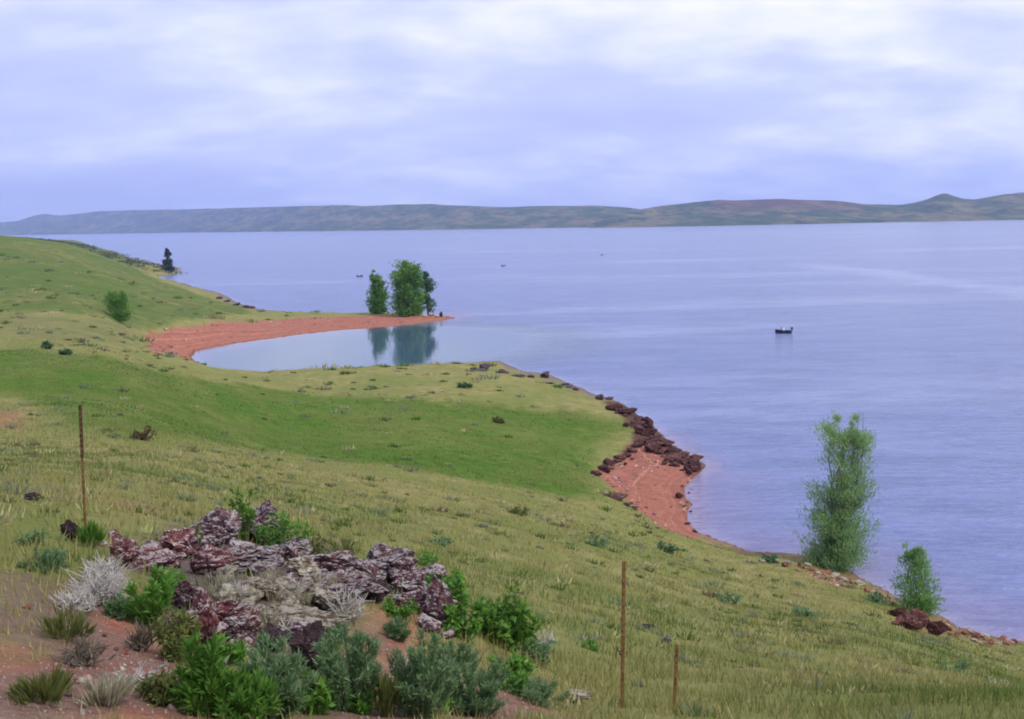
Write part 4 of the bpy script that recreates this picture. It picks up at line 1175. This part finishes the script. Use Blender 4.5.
# ------------------------------------------------------------------ steel fence posts
def post(px_b, py_b, px_t, py_t, label, dark_top, wire=False, w=.028):
    q = gp(px_b, py_b); Y = q[1]
    top = at_dist(px_t, py_t, Y)
    root = empty('fence_post', (q[0], q[1], q[2]), label, 'fence post', 'rusty fence posts in the grass')
    d = Vector(top) - Vector(q); L = d.length
    mt = Vector((0, 0, 1)).rotation_difference(d.normalized()).to_matrix().to_4x4()
    s = MB()                                   # T section: flange + web + studs
    s.box(-w / 2, w / 2, -.003, .003, -.3, L * (.62 if dark_top else 1.0), mt)
    s.box(-.003, .003, .0032, w * .9, -.3, L * (.62 if dark_top else 1.0) - .002, mt)
    z = .15
    while z < L * .95:
        s.box(-.006, .006, -.009, -.0032, z, z + .02, mt); z += .055
    s.build('shaft', M['rust'], root)
    if dark_top:
        t = MB(); t.box(-w / 2 - .002, w / 2 + .002, -.005, .005, L * .62 + .001, L, mt); t.box(-.004, .004, .0055, w * .9, L * .62 + .001, L - .003, mt)
        t.build('painted_top', M['rust_dark'], root)
    if wire:
        c = MB()
        a = [Vector((math.cos(t) * .02 - .012, math.sin(t) * .02, L * .36 + .004 * t)) for t in np.linspace(0, 9, 22)]
        c.tube([mt @ p for p in a], .004, 5)
        c.tube([mt @ Vector((-.02, 0, L * .37)), mt @ Vector((-.05, .0, L * .42)), mt @ Vector((-.06, 0, L * .34))], .005, 5)
        c.build('wire_clip', M['rust_dark'], root)
    return root


post(86, 543, 80, 405, 'slim rusty steel post with a dark top beside the blackish boulder at left', True, w=.027)
post(622, 708, 624, 561, 'tall rusty steel post with a wire clip on the slope at lower centre', False, True, w=.033)
post(674, 710, 677, 645, 'short leaning rusty post right of the tall one', False, w=.033)


# ------------------------------------------------------------------ boats
def boat_proto():
    root = bpy.data.objects.new('boat', None); col.objects.link(root)
    L = 1.55; n = 14
    bm = bmesh.new(); rings = []
    for i in range(n + 1):
        t = i / n; x = -L + 2 * L * t
        wd = .62 * (1 - max(0, (t - .45) / .55) ** 2.2 * .97); sheer = .42 + .22 * t ** 2.5; keel = -.12 + .22 * max(0, (t - .7) / .3) ** 2
        ring = []
        for a in np.linspace(-1, 1, 11):
            ya = math.sin(a * math.pi / 2) * wd; za = keel + (sheer - keel) * abs(a) ** 2.2
            ring.append(bm.verts.new((x, ya, za)))
        for a in np.linspace(1, -1, 11):        # inner skin
            ya = math.sin(a * math.pi / 2) * wd * .93; za = keel + .06 + (sheer - keel - .03) * abs(a) ** 2.2
            ring.append(bm.verts.new((x + (.04 if i == 0 else 0) - (.05 if i == n else 0), ya, za)))
        rings.append(ring)
    k = len(rings[0])
    for i in range(n):
        for j in range(k):
            bm.faces.new((rings[i][j], rings[i + 1][j], rings[i + 1][(j + 1) % k], rings[i][(j + 1) % k]))
    # transom
    for i in (0, n):
        for j in range(10):
            try: bm.faces.new((rings[i][j], rings[i][j + 1], rings[i][k - 2 - j], rings[i][k - 1 - j]))
            except ValueError: pass
    tv = [v for v in rings[0][:11]]
    bm.faces.new(tv)
    bmesh.ops.recalc_face_normals(bm, faces=bm.faces[:])
    me = bpy.data.meshes.new('hull'); bm.to_mesh(me); bm.free(); me.materials.append(M['hull_dark'])
    h = bpy.data.objects.new('hull', me); col.objects.link(h); h.parent = root
    s = MB(); s.box(-.95, -.70, -.50, .50, .30, .36); s.build('seat', M['deck_pale'], root)
    s = MB(); s.box(.05, .30, -.50, .50, .30, .36); s.build('seat', M['deck_pale'], root)
    s = MB(); s.box(-.30, .02, -.30, .30, .12, .80); s.box(-.24, -.04, -.24, .24, .802, .86); s.build('console', M['deck_pale'], root)
    s = MB(); s.box(.55, .60, -.45, .45, .44, .98, Matrix.Rotation(-.25, 4, 'Y')); s.build('windscreen', M['glass_dark'], root)
    s = MB()
    s.box(-L - .34, -L - .02, -.17, .17, .50, .98); s.box(-L - .28, -L - .06, -.13, .13, .982, 1.06); s.box(-L - .22, -L - .10, -.05, .05, -.25, .498)
    mo = s.build('outboard_motor', M['motor'], root)
    s = MB(); s.tube([(-L - .02, 0, .75), (-L + .35, .05, .82)], [.025, .02], 6); s.build('tiller', M['motor'], mo)
    return root


b0 = boat_proto()
p = at_water(783, 333); b0.location = (p[0], p[1], 0); b0.rotation_euler = (0, 0, R_(172)); b0.scale = (.86, .86, 1.0)
tag(b0, 'small dark motor boat with pale middle out on the open lake at right', 'boat', 'boats on the lake')
for px, py, rz, sc, lb in [(360, 276.5, 20, .75, 'tiny dark boat on the lake left behind the spit trees'), (503, 266, 165, .62, 'tiny dark boat far out in the middle of the lake'),
                           (602, 255, 30, .6, 'faintest tiny boat farthest out towards the opposite shore')]:
    b = copy_tree(b0); p = at_water(px, py); b.location = (p[0], p[1], 0); b.rotation_euler = (0, 0, R_(rz)); b.scale = (sc, sc, sc)
    b['label'] = lb

# ------------------------------------------------------------------ air
hz = MB(); hz.box(-8600, 8600, -500, 8800, -4.0, 330)
mt = bpy.data.materials.new('air'); mt.use_nodes = True; nt = mt.node_tree
for n in list(nt.nodes): nt.nodes.remove(n)
out = nt.nodes.new('ShaderNodeOutputMaterial'); pv = nt.nodes.new('ShaderNodeVolumePrincipled')
pv.inputs['Color'].default_value = (.42, .56, 1.0, 1); pv.inputs['Density'].default_value = 1.15e-4; pv.inputs['Anisotropy'].default_value = 0.0
nt.links.new(pv.outputs[0], out.inputs['Volume'])
hzo = hz.build('haze', mt); tag(hzo, kind='stuff', label='thin pale blue haze over the lake and far hills', cat='haze')

# ------------------------------------------------------------------ sky and sun
SUN_EL, SUN_AZ = R_(52), R_(125)          # azimuth clockwise from +Y
w = bpy.data.worlds.new('World'); scene.world = w; w.use_nodes = True
nt = w.node_tree
for n in list(nt.nodes): nt.nodes.remove(n)
out = nt.nodes.new('ShaderNodeOutputWorld'); bg = nt.nodes.new('ShaderNodeBackground'); nt.links.new(bg.outputs[0], out.inputs[0])
sky = nt.nodes.new('ShaderNodeTexSky'); sky.sky_type = 'NISHITA'; sky.sun_disc = False
sky.sun_elevation = SUN_EL; sky.sun_rotation = SUN_AZ; sky.dust_density = 2.0
tc = nt.nodes.new('ShaderNodeTexCoord'); d = tc.outputs['Generated']
sx = nt.nodes.new('ShaderNodeSeparateXYZ'); nt.links.new(d, sx.inputs[0])
zc = math_n(nt, 'ADD', math_n(nt, 'MAXIMUM', sx.outputs[2], 0.0), .30)
cx = math_n(nt, 'DIVIDE', sx.outputs[0], zc); cy = math_n(nt, 'DIVIDE', sx.outputs[1], zc)
cb = nt.nodes.new('ShaderNodeCombineXYZ'); nt.links.new(cx, cb.inputs[0]); nt.links.new(cy, cb.inputs[1])
mp = nt.nodes.new('ShaderNodeMapping'); mp.inputs['Location'].default_value = (3.1, 1.7, 0); mp.inputs['Scale'].default_value = (1.25, 1.75, 1); nt.links.new(cb.outputs[0], mp.inputs[0])
c1 = noise_tex(nt, mp.outputs[0], .9, 4, .45, .1); c2 = noise_tex(nt, mp.outputs[0], 3.0, 6, .52, .1)
dens = math_n(nt, 'ADD', math_n(nt, 'MULTIPLY', c1, .62), math_n(nt, 'MULTIPLY', c2, .38))
# the cloud deck is thinner (brighter) towards the upper right of the view
br = math_n(nt, 'ADD', dens, math_n(nt, 'MULTIPLY', sx.outputs[0], .12))
br = math_n(nt, 'ADD', br, math_n(nt, 'MULTIPLY', sx.outputs[2], .12))
cc = ramp(nt, br, [(.38, (4.8, 5.2, 8.3)), (.485, (5.5, 5.9, 8.7)), (.56, (6.8, 7.1, 9.0)), (.66, (9.0, 9.0, 9.2))])
skm = mix(nt, .90, sky.outputs[0], cc)
nt.links.new(skm, bg.inputs[0]); bg.inputs[1].default_value = .1

sl = bpy.data.lights.new('sun', 'SUN'); sl.energy = 1.9; sl.angle = R_(11); sl.color = (1.0, .95, .84)
so = bpy.data.objects.new('sun', sl); col.objects.link(so)
sd = Vector((math.sin(SUN_AZ) * math.cos(SUN_EL), math.cos(SUN_AZ) * math.cos(SUN_EL), math.sin(SUN_EL)))
so.rotation_euler = sd.to_track_quat('Z', 'Y').to_euler()
so.location = (0, 0, 400)

# ------------------------------------------------------------------ render settings
scene.view_settings.view_transform = 'Standard'; scene.view_settings.look = 'None'
scene.view_settings.exposure = 0.38; scene.view_settings.gamma = 1.0
cy_ = scene.cycles
cy_.use_denoising = True
cy_.max_bounces = 6; cy_.diffuse_bounces = 2; cy_.glossy_bounces = 3; cy_.transmission_bounces = 3; cy_.volume_bounces = 1; cy_.transparent_max_bounces = 8
cy_.filter_width = 1.9
